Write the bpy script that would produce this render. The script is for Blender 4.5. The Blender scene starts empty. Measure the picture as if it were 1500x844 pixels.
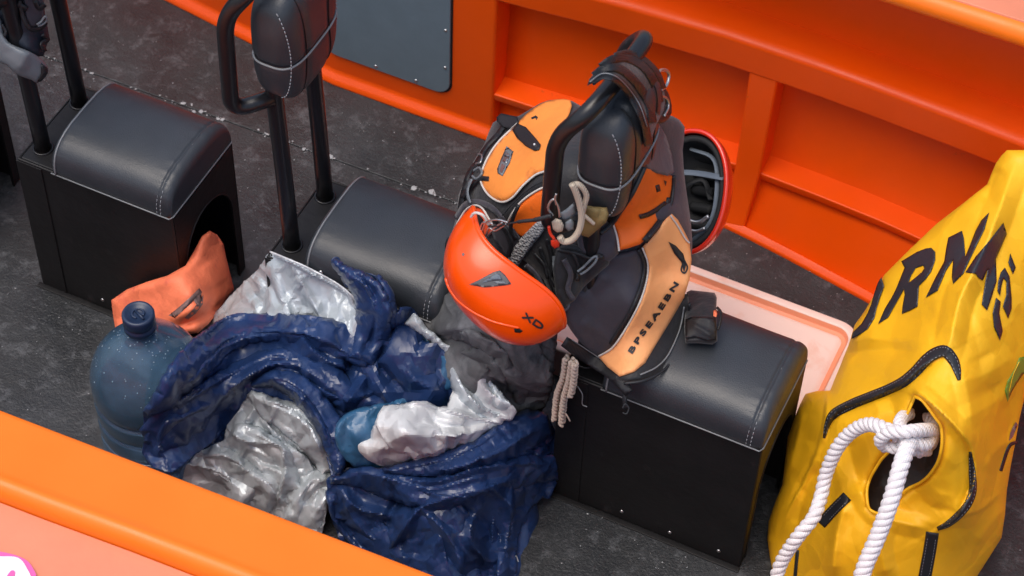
import bpy, bmesh, math, random
import numpy as np
from math import *
from mathutils import Vector, Matrix, geometry
from mathutils.bvhtree import BVHTree

# ------------------------------------------------------------------ camera, sky, sun, exposure
SC = bpy.context.scene
COL = SC.collection
FPX = 3200.0; TH = radians(50.4); RO = radians(2.12); AL = radians(23.95)
_r = np.array([cos(AL), sin(AL), 0]); _g = np.array([-sin(AL), cos(AL), 0]); _z = np.array([0, 0, 1.])
FW = cos(TH)*_g - sin(TH)*_z; _u = sin(TH)*_g + cos(TH)*_z
RT = _r*cos(RO) + _u*sin(RO); UP = _u*cos(RO) - _r*sin(RO)
def ray(u, v):
    u = np.asarray(u, float); v = np.asarray(v, float)
    return FW + np.multiply.outer((u-750)/FPX, RT) - np.multiply.outer((v-422)/FPX, UP)
CP = -4.55*ray(1083, 832)
cam = bpy.data.cameras.new('camera'); co = bpy.data.objects.new('camera', cam); COL.objects.link(co)
cam.sensor_width = 36; cam.lens = FPX/1500*36; cam.clip_start = .05; cam.clip_end = 5000
m3 = Matrix((RT, UP, -FW)).transposed(); co.matrix_world = Matrix.Translation(CP) @ m3.to_4x4()
cam.dof.use_dof = True; cam.dof.focus_distance = 4.3; cam.dof.aperture_fstop = 6.0
SC.camera = co
wd = bpy.data.worlds.new('World'); SC.world = wd; wd.use_nodes = True
nt = wd.node_tree; bg = nt.nodes['Background']
sky = nt.nodes.new('ShaderNodeTexSky'); sky.sky_type = 'NISHITA'; sky.sun_disc = False
SUN_EL = radians(72); SUN_ROT = radians(215)
sky.sun_elevation = SUN_EL; sky.sun_rotation = SUN_ROT; sky.air_density = 1.0; sky.dust_density = 4.0; sky.ozone_density = .6
nt.links.new(sky.outputs[0], bg.inputs[0]); bg.inputs[1].default_value = 0.15
sl = bpy.data.lights.new('sun', 'SUN'); sl.energy = 1.15; sl.angle = radians(48); sl.color = (1, .96, .9)
so = bpy.data.objects.new('sun', sl); COL.objects.link(so)
sd = Vector((sin(SUN_ROT)*cos(SUN_EL), cos(SUN_ROT)*cos(SUN_EL), sin(SUN_EL)))
so.rotation_euler = sd.to_track_quat('Z', 'Y').to_euler(); so.location = (0, 0, 6)
SC.view_settings.view_transform = 'Standard'; SC.view_settings.look = 'None'
SC.view_settings.exposure = 0.32; SC.view_settings.gamma = 1

# ------------------------------------------------------------------ helpers
rng = np.random.default_rng(7); random.seed(7)
def W(u, v, x=None, y=None, z=None, t=None):
    k = ray(u, v)
    if z is not None: t = (z-CP[2])/k[2]
    elif y is not None: t = (y-CP[1])/k[1]
    elif x is not None: t = (x-CP[0])/k[0]
    return CP + t*k
def depth(p): return float((np.asarray(p)-CP) @ FW)

def tag(o, label, cat, group=None):
    o['label'] = label; o['category'] = cat
    if group: o['group'] = group
    return o
def empty(name, loc, label, cat, group=None):
    o = bpy.data.objects.new(name, None); COL.objects.link(o); o.location = [float(c) for c in loc]; o.empty_display_size = .05
    return tag(o, label, cat, group)
def origin(parent):
    L = np.zeros(3)
    while parent is not None:
        L = L + np.array(parent.location); parent = parent.parent
    return L
def mesh(name, verts, faces, mat, parent=None, smooth=True, local=False):
    V = np.asarray(verts, float)
    if parent is not None and not local: V = V - origin(parent)
    me = bpy.data.meshes.new(name); me.from_pydata(V.tolist(), [], [tuple(int(i) for i in f) for f in faces])
    me.validate(); me.update()
    bm = bmesh.new(); bm.from_mesh(me); bmesh.ops.recalc_face_normals(bm, faces=bm.faces); bm.to_mesh(me); bm.free()
    me.materials.append(mat)
    if smooth: me.polygons.foreach_set('use_smooth', [True]*len(me.polygons))
    o = bpy.data.objects.new(name, me); COL.objects.link(o)
    if parent is not None: o.parent = parent
    return o
def struct(o): o['kind'] = 'structure'; return o
def bevel(o, w, seg=3, ang=35):
    m = o.modifiers.new('bevel', 'BEVEL'); m.width = w; m.segments = seg; m.limit_method = 'ANGLE'; m.angle_limit = radians(ang)
    w2 = o.modifiers.new('wn', 'WEIGHTED_NORMAL'); w2.keep_sharp = False
    return o
def box(name, a, b, mat, parent=None, bv=.004, seg=3):
    x0, y0, z0 = a; x1, y1, z1 = b
    V = [(x, y, z) for x in (x0, x1) for y in (y0, y1) for z in (z0, z1)]
    F = [(0, 1, 3, 2), (4, 6, 7, 5), (0, 4, 5, 1), (2, 3, 7, 6), (0, 2, 6, 4), (1, 5, 7, 3)]
    o = mesh(name, V, F, mat, parent)
    if bv: bevel(o, bv, seg)
    return o
def catmull(P, n=8, closed=False):
    P = [np.asarray(p, float) for p in P]; out = []
    N = len(P); rngi = range(N if closed else N-1)
    for i in rngi:
        p1 = P[i]; p2 = P[(i+1) % N]
        p0 = P[(i-1) % N] if closed or i > 0 else 2*p1-p2
        p3 = P[(i+2) % N] if closed or i < N-2 else 2*p2-p1
        for k in range(n):
            s = k/n
            out.append(.5*((2*p1)+(-p0+p2)*s+(2*p0-5*p1+4*p2-p3)*s*s+(-p0+3*p1-3*p2+p3)*s**3))
    if not closed: out.append(P[-1])
    return np.array(out)
def frames(P, closed=False):
    P = np.asarray(P); T = np.gradient(P, axis=0)
    if closed: T = np.roll(P, -1, 0)-np.roll(P, 1, 0)
    T /= np.linalg.norm(T, axis=1)[:, None]+1e-12
    n = np.cross(T[0], [0, 0, 1.]); 
    if np.linalg.norm(n) < .1: n = np.cross(T[0], [1., 0, 0])
    Ns = []
    for t in T:
        n = n - t*(n@t); n /= np.linalg.norm(n); Ns.append(n.copy())
    Ns = np.array(Ns); return T, Ns, np.cross(T, Ns)
def tube_data(P, R, seg=10, closed=False, flat=1.0):
    P = np.asarray(P, float); T, N, B = frames(P, closed)
    R = np.broadcast_to(R, (len(P),))
    V = []; F = []
    for i in range(len(P)):
        for k in range(seg):
            a = 2*pi*k/seg; V.append(P[i]+R[i]*(cos(a)*N[i]+flat*sin(a)*B[i]))
    n = len(P)
    for i in range(n if closed else n-1):
        for k in range(seg):
            a = i*seg+k; b = i*seg+(k+1) % seg; j = (i+1) % n
            F.append((a, b, j*seg+(k+1) % seg, j*seg+k))
    if not closed:
        F.append(tuple(range(seg))); F.append(tuple((n-1)*seg+k for k in range(seg)))
    return V, F
def join(parts):
    V = []; F = []
    for v, f in parts:
        o = len(V); V += list(v); F += [tuple(i+o for i in q) for q in f]
    return V, F
def tube(name, pts, R, mat, parent=None, seg=12, n=8, closed=False, smooth_path=True, flat=1.0):
    P = catmull(pts, n, closed) if smooth_path else np.asarray(pts, float)
    V, F = tube_data(P, R, seg, closed, flat)
    return mesh(name, V, F, mat, parent)
def bend(pts, rad, n=7):
    """polyline with rounded corners"""
    P = [np.asarray(p, float) for p in pts]; out = [P[0]]
    for i in range(1, len(P)-1):
        a = P[i-1]-P[i]; b = P[i+1]-P[i]; la = np.linalg.norm(a); lb = np.linalg.norm(b)
        d = min(rad, la*.49, lb*.49); A = P[i]+a/la*d; B = P[i]+b/lb*d
        for k in range(n+1):
            s = k/n; out.append((1-s)**2*A+2*s*(1-s)*P[i]+s*s*B)
    out.append(P[-1]); return np.array(out)
def lathe(name, prof, c, mat, parent=None, seg=64, smooth=True):
    V = []; F = []
    for (r, z) in prof:
        for k in range(seg):
            a = 2*pi*k/seg; V.append((c[0]+r*cos(a), c[1]+r*sin(a), c[2]+z))
    for i in range(len(prof)-1):
        for k in range(seg):
            F.append((i*seg+k, i*seg+(k+1) % seg, (i+1)*seg+(k+1) % seg, (i+1)*seg+k))
    if prof[0][0] > 1e-4: F.append(tuple(range(seg)))
    if prof[-1][0] > 1e-4: F.append(tuple((len(prof)-1)*seg+k for k in range(seg)))
    return mesh(name, V, F, mat, parent, smooth)
def screw_data(p, n, r=.006):
    n = np.asarray(n, float); n /= np.linalg.norm(n); a = np.cross(n, [0.3, .5, 1.]); a /= np.linalg.norm(a); b = np.cross(n, a)
    V = []; F = []; S = 10
    for (rr, h) in ((r, 0), (r*.85, r*.35), (r*.4, r*.5)):
        for k in range(S):
            t = 2*pi*k/S; V.append(np.asarray(p)+rr*(cos(t)*a+sin(t)*b)+h*n)
    for i in range(2):
        for k in range(S): F.append((i*S+k, i*S+(k+1) % S, (i+1)*S+(k+1) % S, (i+1)*S+k))
    F.append(tuple(2*S+k for k in range(S)))
    return V, F

# ------------------------------------------------------------------ materials
def mat(name, base, rough=.5, metal=0., var=.0, vscale=8., bump=(), coat=0., spec=.5, col2=None, c2thr=(.45, .6), c2scale=6., rvar=0., rscale=10., sheen=0., coatr=.1, trans=0., c2det=5., facets=()):
    m = bpy.data.materials.new(name); m.use_nodes = True; n = m.node_tree; L = n.links
    b = n.nodes['Principled BSDF']; b.inputs['Roughness'].default_value = rough; b.inputs['Metallic'].default_value = metal
    b.inputs['Coat Weight'].default_value = coat; b.inputs['Coat Roughness'].default_value = coatr
    b.inputs['Specular IOR Level'].default_value = spec; b.inputs['Sheen Weight'].default_value = sheen
    if trans: b.inputs['Transmission Weight'].default_value = trans
    tc = n.nodes.new('ShaderNodeTexCoord')
    def noise(sc, det=4., rg=.6, dist=0.):
        x = n.nodes.new('ShaderNodeTexNoise'); x.inputs['Scale'].default_value = sc; x.inputs['Detail'].default_value = det
        x.inputs['Roughness'].default_value = rg; x.inputs['Distortion'].default_value = dist
        L.new(tc.outputs['Object'], x.inputs['Vector']); return x
    def ramp(src, a, b_, ca, cb):
        r = n.nodes.new('ShaderNodeValToRGB'); r.color_ramp.elements[0].position = a; r.color_ramp.elements[1].position = b_
        r.color_ramp.elements[0].color = ca; r.color_ramp.elements[1].color = cb; L.new(src, r.inputs[0]); return r
    def c4(c): return (*[min(1, max(0, q)) for q in c], 1)
    cur = None
    lo = c4([q*(1-var) for q in base]); hi = c4([q*(1+var) for q in base])
    if var:
        x = noise(vscale, 6.); cur = ramp(x.outputs['Fac'], .3, .7, lo, hi).outputs[0]
    if col2:
        x = noise(c2scale, c2det, .65 if c2det < 12 else .78, .3); f = ramp(x.outputs['Fac'], c2thr[0], c2thr[1], (0, 0, 0, 1), (1, 1, 1, 1))
        mx = n.nodes.new('ShaderNodeMix'); mx.data_type = 'RGBA'; L.new(f.outputs[0], mx.inputs[0])
        if cur is not None: L.new(cur, mx.inputs[6])
        else: mx.inputs[6].default_value = c4(base)
        mx.inputs[7].default_value = c4(col2); cur = mx.outputs[2]
    if cur is not None: L.new(cur, b.inputs['Base Color'])
    else: b.inputs['Base Color'].default_value = c4(base)
    if rvar:
        x = noise(rscale, 5.); r = ramp(x.outputs['Fac'], .35, .65, (rough-rvar,)*3+(1,), (rough+rvar,)*3+(1,)); L.new(r.outputs[0], b.inputs['Roughness'])
    prev = None
    for bp in bump:
        kind, sc, st, dist = bp
        if kind == 'noise': x = noise(sc, 5.); out = x.outputs['Fac']
        elif kind == 'voro':
            x = n.nodes.new('ShaderNodeTexVoronoi'); x.inputs['Scale'].default_value = sc; L.new(tc.outputs['Object'], x.inputs['Vector']); out = x.outputs['Distance']
        elif kind == 'edge':
            x = n.nodes.new('ShaderNodeTexVoronoi'); x.feature = 'DISTANCE_TO_EDGE'; x.inputs['Scale'].default_value = sc
            w = noise(sc*.5, 3.); ad = n.nodes.new('ShaderNodeMix'); ad.data_type = 'RGBA'; ad.inputs[0].default_value = .12
            L.new(tc.outputs['Object'], ad.inputs[6]); L.new(w.outputs['Color'], ad.inputs[7]); L.new(ad.outputs[2], x.inputs['Vector'])
            out = ramp(x.outputs['Distance'], 0, .12, (0, 0, 0, 1), (1, 1, 1, 1)).outputs[0]
        elif kind == 'wave':
            x = n.nodes.new('ShaderNodeTexWave'); x.inputs['Scale'].default_value = sc; L.new(tc.outputs['Object'], x.inputs['Vector']); out = x.outputs['Fac']
        bn = n.nodes.new('ShaderNodeBump'); bn.inputs['Strength'].default_value = st; bn.inputs['Distance'].default_value = dist
        L.new(out, bn.inputs['Height'])
        if prev is not None: L.new(prev, bn.inputs['Normal'])
        prev = bn.outputs[0]
    for (sc, amt) in facets:
        nz = noise(sc*.6, 3.); ad = n.nodes.new('ShaderNodeVectorMath'); ad.operation = 'MULTIPLY_ADD'
        L.new(nz.outputs['Color'], ad.inputs[0]); ad.inputs[1].default_value = (1.3/sc,)*3; L.new(tc.outputs['Object'], ad.inputs[2])
        mp = n.nodes.new('ShaderNodeMapping'); mp.inputs['Rotation'].default_value = (.3, .2, .9+sc*.02); mp.inputs['Scale'].default_value = (1, .5, .8); L.new(ad.outputs[0], mp.inputs[0])
        vo = n.nodes.new('ShaderNodeTexVoronoi'); vo.inputs['Scale'].default_value = sc; L.new(mp.outputs[0], vo.inputs['Vector'])
        sb = n.nodes.new('ShaderNodeVectorMath'); sb.operation = 'SUBTRACT'; L.new(vo.outputs['Color'], sb.inputs[0]); sb.inputs[1].default_value = (.5,)*3
        if prev is None:
            ge = n.nodes.new('ShaderNodeNewGeometry'); prev = ge.outputs['Normal']
        ma = n.nodes.new('ShaderNodeVectorMath'); ma.operation = 'MULTIPLY_ADD'; L.new(sb.outputs[0], ma.inputs[0]); ma.inputs[1].default_value = (amt,)*3; L.new(prev, ma.inputs[2])
        no = n.nodes.new('ShaderNodeVectorMath'); no.operation = 'NORMALIZE'; L.new(ma.outputs[0], no.inputs[0]); prev = no.outputs[0]
    if prev is not None:
        L.new(prev, b.inputs['Normal'])
        if facets: L.new(prev, b.inputs['Coat Normal'])
    return m

M = {}
M['gel'] = mat('orange_gelcoat', (.86, .085, .0), .46, coat=.1, spec=.3, coatr=.25, var=.06, vscale=3, rvar=.1, rscale=5, bump=[('noise', 9, .12, .012), ('noise', 220, .06, .002)], col2=(.38, .07, .02), c2thr=(.64, .74), c2scale=9, c2det=15.)
M['gel2'] = mat('orange_gelcoat_skylit', (.95, .195, .01), .42, coat=.15, coatr=.2, spec=.35, var=.05, vscale=3, rvar=.1, rscale=6, col2=(.7, .15, .03), c2thr=(.66, .76), c2scale=8, c2det=14., bump=[('noise', 8, .1, .01)])  # lighter, yellower copy of the gelcoat: sky reflection on the gunwales painted in
M['peach'] = mat('sky_sheen_deck', (.74, .235, .125), .5, var=.1, vscale=5, bump=[('noise', 90, .1, .003)], col2=(.6, .2, .13), c2thr=(.58, .8), c2scale=12, c2det=12.)  # deck tops: glancing sky reflection put into a pale peach base colour
M['floor'] = mat('rubber_deck', (.027, .030, .034), .44, var=.45, vscale=3.2, rvar=.2, rscale=5, col2=(.15, .16, .175), c2thr=(.52, .78), c2scale=19, c2det=15., bump=[('noise', 160, .45, .004), ('noise', 45, .35, .005), ('noise', 9, .2, .01)])
M['fleck'] = mat('paint_fleck', (.36, .38, .4), .7)
M['vinyl'] = mat('black_vinyl', (.03, .035, .042), .43, var=.15, vscale=10, rvar=.05, rscale=9, coat=.12, coatr=.35, bump=[('voro', 420, .2, .0015), ('noise', 14, .06, .01)])
M['plinth'] = mat('black_plinth', (.008, .008, .009), .5, spec=.35, var=.3, col2=(.045, .045, .048), c2thr=(.60, .78), c2scale=13, c2det=14., bump=[('noise', 6, .25, .02), ('noise', 200, .1, .001)])
M['tubeblk'] = mat('black_powdercoat', (.012, .012, .014), .3, bump=[('noise', 90, .06, .001)], col2=(.05, .05, .055), c2thr=(.68, .75), c2scale=30)
M['thread'] = mat('grey_thread', (.33, .34, .36), .7)
M['piping'] = mat('grey_piping', (.2, .21, .22), .45)
M['greypanel'] = mat('grey_locker_panel', (.14, .185, .22), .5, var=.06, vscale=20, bump=[('noise', 120, .06, .002)])
M['screw'] = mat('screw_steel', (.6, .6, .6), .3, metal=1.)
M['dark'] = mat('dark_void', (.006, .006, .006), .8)
M['navy'] = mat('navy_nylon', (.014, .036, .115), .33, coat=.2, coatr=.25, var=.3, vscale=9, bump=[('noise', 160, .08, .002)], facets=((18, .32), (50, .26)))
M['teal'] = mat('teal_nylon', (.03, .11, .22), .38, coat=.2, var=.2, vscale=18, bump=[('noise', 120, .15, .002)], facets=((22, .35), (60, .3)))
M['silver'] = mat('silver_coated_nylon', (.48, .53, .56), .36, metal=.25, var=.12, vscale=10, bump=[('noise', 160, .1, .002)], facets=((17, .42), (48, .34)))
M['silverlt'] = mat('pale_silver_nylon', (.68, .70, .71), .4, metal=.1, var=.1, vscale=10, bump=[('noise', 160, .1, .002)], facets=((18, .4), (50, .3)))
M['sack'] = mat('dark_grey_sack', (.085, .088, .092), .6, var=.35, vscale=9, bump=[('noise', 60, .3, .005)], col2=(.28, .29, .30), c2thr=(.5, .7), c2scale=6, c2det=9., facets=((14, .25),))
M['helmet'] = mat('orange_helmet_shell', (.95, .082, .001), .3, coat=.4, coatr=.14, spec=.4, var=.04, vscale=20, bump=[('noise', 20, .03, .004), ('noise', 200, .06, .001)], col2=(.6, .07, .01), c2thr=(.66, .72), c2scale=26)
M['redhelm'] = mat('red_helmet_shell', (.72, .03, .012), .25, coat=.6, coatr=.08)
M['liner'] = mat('helmet_foam', (.012, .013, .015), .75)
M['ventgrey'] = mat('grey_vent', (.1, .1, .105), .4)
M['black_nylon'] = mat('black_nylon', (.011, .011, .014), .6, var=.25, vscale=14, bump=[('noise', 22, .4, .012), ('noise', 600, .3, .001)], sheen=.2)
M['char_nylon'] = mat('charcoal_nylon', (.034, .031, .043), .62, var=.15, vscale=12, bump=[('noise', 14, .3, .012), ('noise', 700, .25, .001)], sheen=.15)
M['or_fab'] = mat('orange_pack_fabric', (.93, .29, .05), .62, var=.1, vscale=10, col2=(.5, .13, .03), c2thr=(.6, .78), c2scale=16, bump=[('noise', 20, .35, .01), ('noise', 700, .2, .001)])
M['or_fab2'] = mat('deep_orange_fabric', (.88, .15, .008), .6, var=.1, vscale=10, col2=(.35, .06, .01), c2thr=(.64, .8), c2scale=20, bump=[('noise', 20, .25, .008), ('noise', 700, .2, .001)])
M['peach_fab'] = mat('peach_reflective_fabric', (.97, .42, .16), .6, var=.07, vscale=8, bump=[('noise', 18, .3, .01), ('noise', 700, .2, .001)], col2=(.7, .26, .1), c2thr=(.6, .8), c2scale=14)
M['orred_fab'] = mat('orange_red_nylon', (.85, .09, .02), .5, var=.1, bump=[('noise', 20, .4, .01)])
M['ptrim'] = mat('pale_cord_trim', (.6, .56, .52), .6)
M['web'] = mat('black_webbing', (.012, .013, .016), .5, bump=[('wave', 160, .4, .001)])
M['greyweb'] = mat('grey_webbing', (.13, .16, .2), .55, bump=[('wave', 200, .3, .001)])
M['greyclip'] = mat('grey_plastic', (.16, .18, .2), .4)
M['meshweb'] = mat('grey_mesh_webbing', (.34, .34, .35), .7, bump=[('voro', 170, 1., .004)])
M['steel'] = mat('worn_steel', (.5, .5, .5), .35, metal=.9, var=.2, vscale=60)
M['brass'] = mat('khaki_fabric', (.2, .14, .05), .7, var=.25, bump=[('noise', 40, .4, .006)])
M['cord'] = mat('beige_cord', (.5, .42, .33), .75, bump=[('wave', 120, .5, .002)])
M['braid'] = mat('brown_braid', (.62, .50, .40), .8, bump=[('noise', 300, .5, .002)])
M['rope'] = mat('white_rope', (.8, .77, .78), .65, bump=[('wave', 90, .3, .002), ('noise', 400, .3, .001)], var=.05, vscale=30)
M['yellow'] = mat('yellow_drybag', (.94, .49, .008), .55, var=.07, vscale=5, bump=[('noise', 40, .1, .006), ('noise', 500, .15, .001)], col2=(.7, .34, .01), c2thr=(.6, .85), c2scale=5, facets=((7, .2), (19, .13)))
M['print'] = mat('black_print', (.025, .025, .032), .45, bump=[('noise', 9, .3, .02)])
M['trim'] = mat('black_edging', (.016, .018, .022), .55)
M['green'] = mat('green_print', (.2, .32, .03), .5)
M['tray'] = mat('faded_orange_plastic', (.95, .74, .66), .45, col2=(.85, .42, .28), c2thr=(.6, .85), c2scale=7, bump=[('noise', 40, .1, .003)])
M['trayor'] = mat('orange_tray_groove', (.9, .34, .19), .5)
M['pouch'] = mat('orange_foam', (.97, .22, .10), .6, var=.08, vscale=14, bump=[('noise', 25, .4, .01), ('noise', 90, .2, .003)], col2=(.7, .13, .08), c2thr=(.58, .75), c2scale=18, facets=((16, .3),))
M['grime'] = mat('grey_mark', (.2, .12, .11), .6)
M['bottle'] = mat('blue_bottle_plastic', (.15, .30, .47), .18, trans=.74, coat=.3, coatr=.1, var=.25, vscale=16, rvar=.08, rscale=26, bump=[('noise', 12, .1, .01), ('voro', 60, .06, .002)])
M['cap'] = mat('navy_cap_plastic', (.015, .03, .07), .35)
M['drop'] = mat('water_drop', (.25, .3, .36), .1)
M['white'] = mat('white_vinyl_print', (.85, .85, .9), .4)
M['pink'] = mat('magenta_vinyl_edge', (.85, .12, .4), .4)
M['navymatte'] = mat('dark_navy_fabric', (.016, .022, .036), .6, bump=[('noise', 20, .4, .01)])
M['water'] = mat('sea_water', (.02, .05, .06), .08, bump=[('noise', 2.5, .5, .1)])
M['redtab'] = mat('red_plastic_tab', (.75, .05, .02), .4)

# ------------------------------------------------------------------ relief surfaces
def tps_fit(P, val):
    n = len(P); d = np.linalg.norm(P[:, None]-P[None], axis=2)/100
    K = np.where(d > 0, d*d*np.log(np.maximum(d, 1e-9)), 0)+np.eye(n)*1e-3
    Q = np.hstack([np.ones((n, 1)), P/100]); A = np.block([[K, Q], [Q.T, np.zeros((3, 3))]])
    return np.linalg.solve(A, np.concatenate([val, np.zeros(3)]))
def seg_dist(P, poly, closed=True):
    poly = np.asarray(poly, float); A = poly; B = np.roll(poly, -1, 0) if closed else poly[1:]
    if not closed: A = poly[:-1]
    best = np.full(len(P), 1e9); arg = np.zeros(len(P)); side = np.zeros(len(P)); tot = 0
    Ls = np.linalg.norm(B-A, axis=1); cum = np.concatenate([[0], np.cumsum(Ls)])
    for i in range(len(A)):
        ab = B[i]-A[i]; l2 = ab@ab+1e-9; s = np.clip(((P-A[i])@ab)/l2, 0, 1); q = P-(A[i]+s[:, None]*ab)
        d = np.hypot(q[:, 0], q[:, 1]); m = d < best
        best = np.where(m, d, best); arg = np.where(m, (cum[i]+s*Ls[i])/cum[-1], arg)
        side = np.where(m, np.sign(ab[0]*q[:, 1]-ab[1]*q[:, 0]), side)
    return best, arg, side
class Tin:
    """random facets: heights on scattered points, linear between them"""
    def __init__(s, bb, cell, seed, ang=0., stretch=1.):
        g = np.random.default_rng(seed); s.c = cos(ang); s.s = sin(ang); s.st = stretch
        cx = (bb[0]+bb[2])/2; cy = (bb[1]+bb[3])/2; s.o = np.array([cx, cy]); R = hypot(bb[2]-bb[0], bb[3]-bb[1])/2+cell*3
        n = int(2*R/cell)+1; pts = []
        for i in range(n):
            for j in range(n):
                pts.append(Vector(((-R+i*cell+g.uniform(-.45, .45)*cell), (-R+j*cell+g.uniform(-.45, .45)*cell))))
        r = geometry.delaunay_2d_cdt(pts, [], [], 0, 1e-6)
        V = [(p.x, p.y, g.normal()*.5) for p in r[0]]
        s.b = BVHTree.FromPolygons(V, [tuple(f) for f in r[2]])
    def __call__(s, P):
        Q = P-s.o; a = (Q[:, 0]*s.c+Q[:, 1]*s.s)/s.st; b = -Q[:, 0]*s.s+Q[:, 1]*s.c
        out = np.zeros(len(P)); dz = Vector((0, 0, -1))
        for i in range(len(P)):
            h = s.b.ray_cast(Vector((a[i], b[i], 10)), dz)
            if h[0] is not None: out[i] = h[0].z
        return out
class Surf:
    """depth of a surface, interpolated through known world points, with folds and crumples toward the outside"""
    def __init__(s, ctrl, strokes=(), tins=(), base=None):
        P = []; T = []
        for c in ctrl:
            u, v = c[0], c[1]
            if c[2] == 't': t = c[3]
            elif c[2] == 'y': t = depth(W(u, v, y=c[3]))
            elif c[2] == 'z': t = depth(W(u, v, z=c[3]))
            elif c[2] == 'x': t = depth(W(u, v, x=c[3]))
            P.append((u, v)); T.append(t)
        s.P = np.array(P, float); s.w = tps_fit(s.P, np.array(T)); s.strokes = strokes; s.tins = tins
    def __call__(s, Q, detail=True):
        Q = np.asarray(Q, float).reshape(-1, 2)
        d = np.linalg.norm(Q[:, None]-s.P[None], axis=2)/100
        K = np.where(d > 0, d*d*np.log(np.maximum(d, 1e-9)), 0)
        t = K @ s.w[:-3]+s.w[-3]+Q/100 @ s.w[-2:]
        if detail:
            for (pts, amp, wd_, mode) in s.strokes:
                pl = catmull(pts, 6) if len(pts) > 2 else np.array(pts, float)
                dd, a, sg = seg_dist(Q, pl, False)
                if mode in ('step', 'stepr'):
                    q = sg*(1 if mode == 'step' else -1)*dd
                    h = np.where(q > 0, np.exp(-q/wd_), np.clip(1+q/3.5, 0, 1))
                elif mode == 'gauss': h = np.exp(-(dd/wd_)**2)
                elif mode == 'tent': h = np.maximum(0, 1-dd/wd_)
                else: h = .6*np.exp(-dd/wd_)+.4*np.exp(-(dd/wd_)**2)
                tp = np.clip(np.minimum(a, 1-a)*6, 0, 1)
                on = np.where((a <= 0) | (a >= 1), 0, 1)*0+1
                t = t-amp*h*(.12+.88*tp)*on
            for (tin, amp) in s.tins: t = t-amp*tin(Q)
        return t
def inside(P, poly):
    x, y = P[:, 0], P[:, 1]; r = np.zeros(len(P), bool); q = np.asarray(poly); j = len(q)-1
    for i in range(len(q)):
        xi, yi = q[i]; xj, yj = q[j]
        c = ((yi > y) != (yj > y)) & (x < (xj-xi)*(y-yi)/((yj-yi)+1e-12)+xi); r ^= c; j = i
    return r
def resample(poly, step):
    out = []; n = len(poly)
    for i in range(n):
        a = np.array(poly[i], float); b = np.array(poly[(i+1) % n], float); k = max(1, int(np.linalg.norm(b-a)/step))
        for q in range(k): out.append(a+(b-a)*q/k)
    return np.array(out)
def tri(outline, step, holes=(), jit=.3):
    poly = resample(outline, step*1.2); x0, y0 = poly.min(0); x1, y1 = poly.max(0)
    gx = np.arange(x0, x1, step); gy = np.arange(y0, y1, step*.87)
    G = np.array([(x+(step/2 if j % 2 else 0), y) for j, y in enumerate(gy) for x in gx]).reshape(-1, 2)
    if len(G):
        G = G+rng.uniform(-jit, jit, G.shape)*step*.5
        keep = inside(G, poly); G = G[keep]; G = G[seg_dist(G, poly)[0] > step*.55]
    hs = [resample(h, step*1.2) for h in holes]
    for h in hs: G = G[~inside(G, h)]; G = G[seg_dist(G, h)[0] > step*.5]
    V = [Vector(p) for p in poly]; E = [(i, (i+1) % len(poly)) for i in range(len(poly))]
    for h in hs:
        o = len(V); V += [Vector(p) for p in h]; E += [(o+i, o+(i+1) % len(h)) for i in range(len(h))]
    V += [Vector(p) for p in G]
    r = geometry.delaunay_2d_cdt(V, E, [], 0, 1e-5)
    P = np.array([(p.x, p.y) for p in r[0]]); F = np.array([f for f in r[2] if len(f) == 3])
    c = P[F].mean(1); k = inside(c, poly)
    for h in hs: k &= ~inside(c, h)
    F = F[k]
    D = seg_dist(P, poly)[0]
    for h in hs: D = np.minimum(D, seg_dist(P, h)[0])
    used = np.unique(F); mp = -np.ones(len(P), int); mp[used] = np.arange(len(used))
    return P[used], mp[F], D[used]
def relief(name, outline, surf, m, parent=None, thick=.01, ew=10., drop=.0, off=.0, step=4., holes=(), smooth=True, curve=0, detail=True):
    """solid piece: front follows surf (rounded off near its edge), back lies `thick` behind"""
    if curve: outline = catmull(outline, curve, True)
    P, F, D = tri(outline, step, holes)
    s = np.clip(D/ew, 0, 1); prof = np.sqrt(np.maximum(0, 1-(1-s)**2))
    t = surf(P, detail)-off
    tf = t+drop*(1-prof); tb = t+drop+thick*prof
    R_ = ray(P[:, 0], P[:, 1])
    A = CP+tf[:, None]*R_; B = CP+tb[:, None]*R_
    edge = D < 1e-3
    idx = np.arange(len(P)); nb = np.where(edge, idx, -1); free = np.where(~edge)[0]; nb[free] = len(P)+np.arange(len(free))
    A[edge] = CP+((t+drop)[edge, None])*R_[edge]
    V = np.vstack([A, B[free]]); FF = [tuple(f) for f in F]+[tuple(nb[f][::-1]) for f in F]
    FF = [f for f in FF if len(set(f)) == 3]
    # thin sliver faces whose three corners all lie on the edge would repeat: drop duplicates
    seen = set(); G = []
    for f in FF:
        k = tuple(sorted(f))
        if k in seen: continue
        seen.add(k); G.append(f)
    return mesh(name, V, G, m, parent, smooth)
def strip_poly(path, width, n=6):
    P = catmull(path, n) if len(path) > 2 else np.array(path, float)
    T = np.gradient(P, axis=0); T /= np.linalg.norm(T, axis=1)[:, None]; N = np.stack([-T[:, 1], T[:, 0]], 1)
    w = np.interp(np.linspace(0, 1, len(P)), np.linspace(0, 1, len(np.atleast_1d(width))), np.atleast_1d(width)) if np.ndim(width) else np.full(len(P), width)
    return np.vstack([P+N*w[:, None]/2, (P-N*w[:, None]/2)[::-1]])
def strip(name, path, width, surf, m, parent=None, off=.004, thick=.004, step=5., ew=None, detail=True):
    wd = np.max(width)
    return relief(name, strip_poly(path, width), surf, m, parent, thick=thick, ew=ew or wd*.3, drop=.002, off=off, step=min(step, wd*.45), detail=detail)
def on(surf, path, off=0., n=8, smooth=True, detail=True):
    P = catmull(path, n) if smooth and len(path) > 2 else np.array(path, float)
    t = surf(P, detail)-off; return CP+t[:, None]*ray(P[:, 0], P[:, 1])
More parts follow.
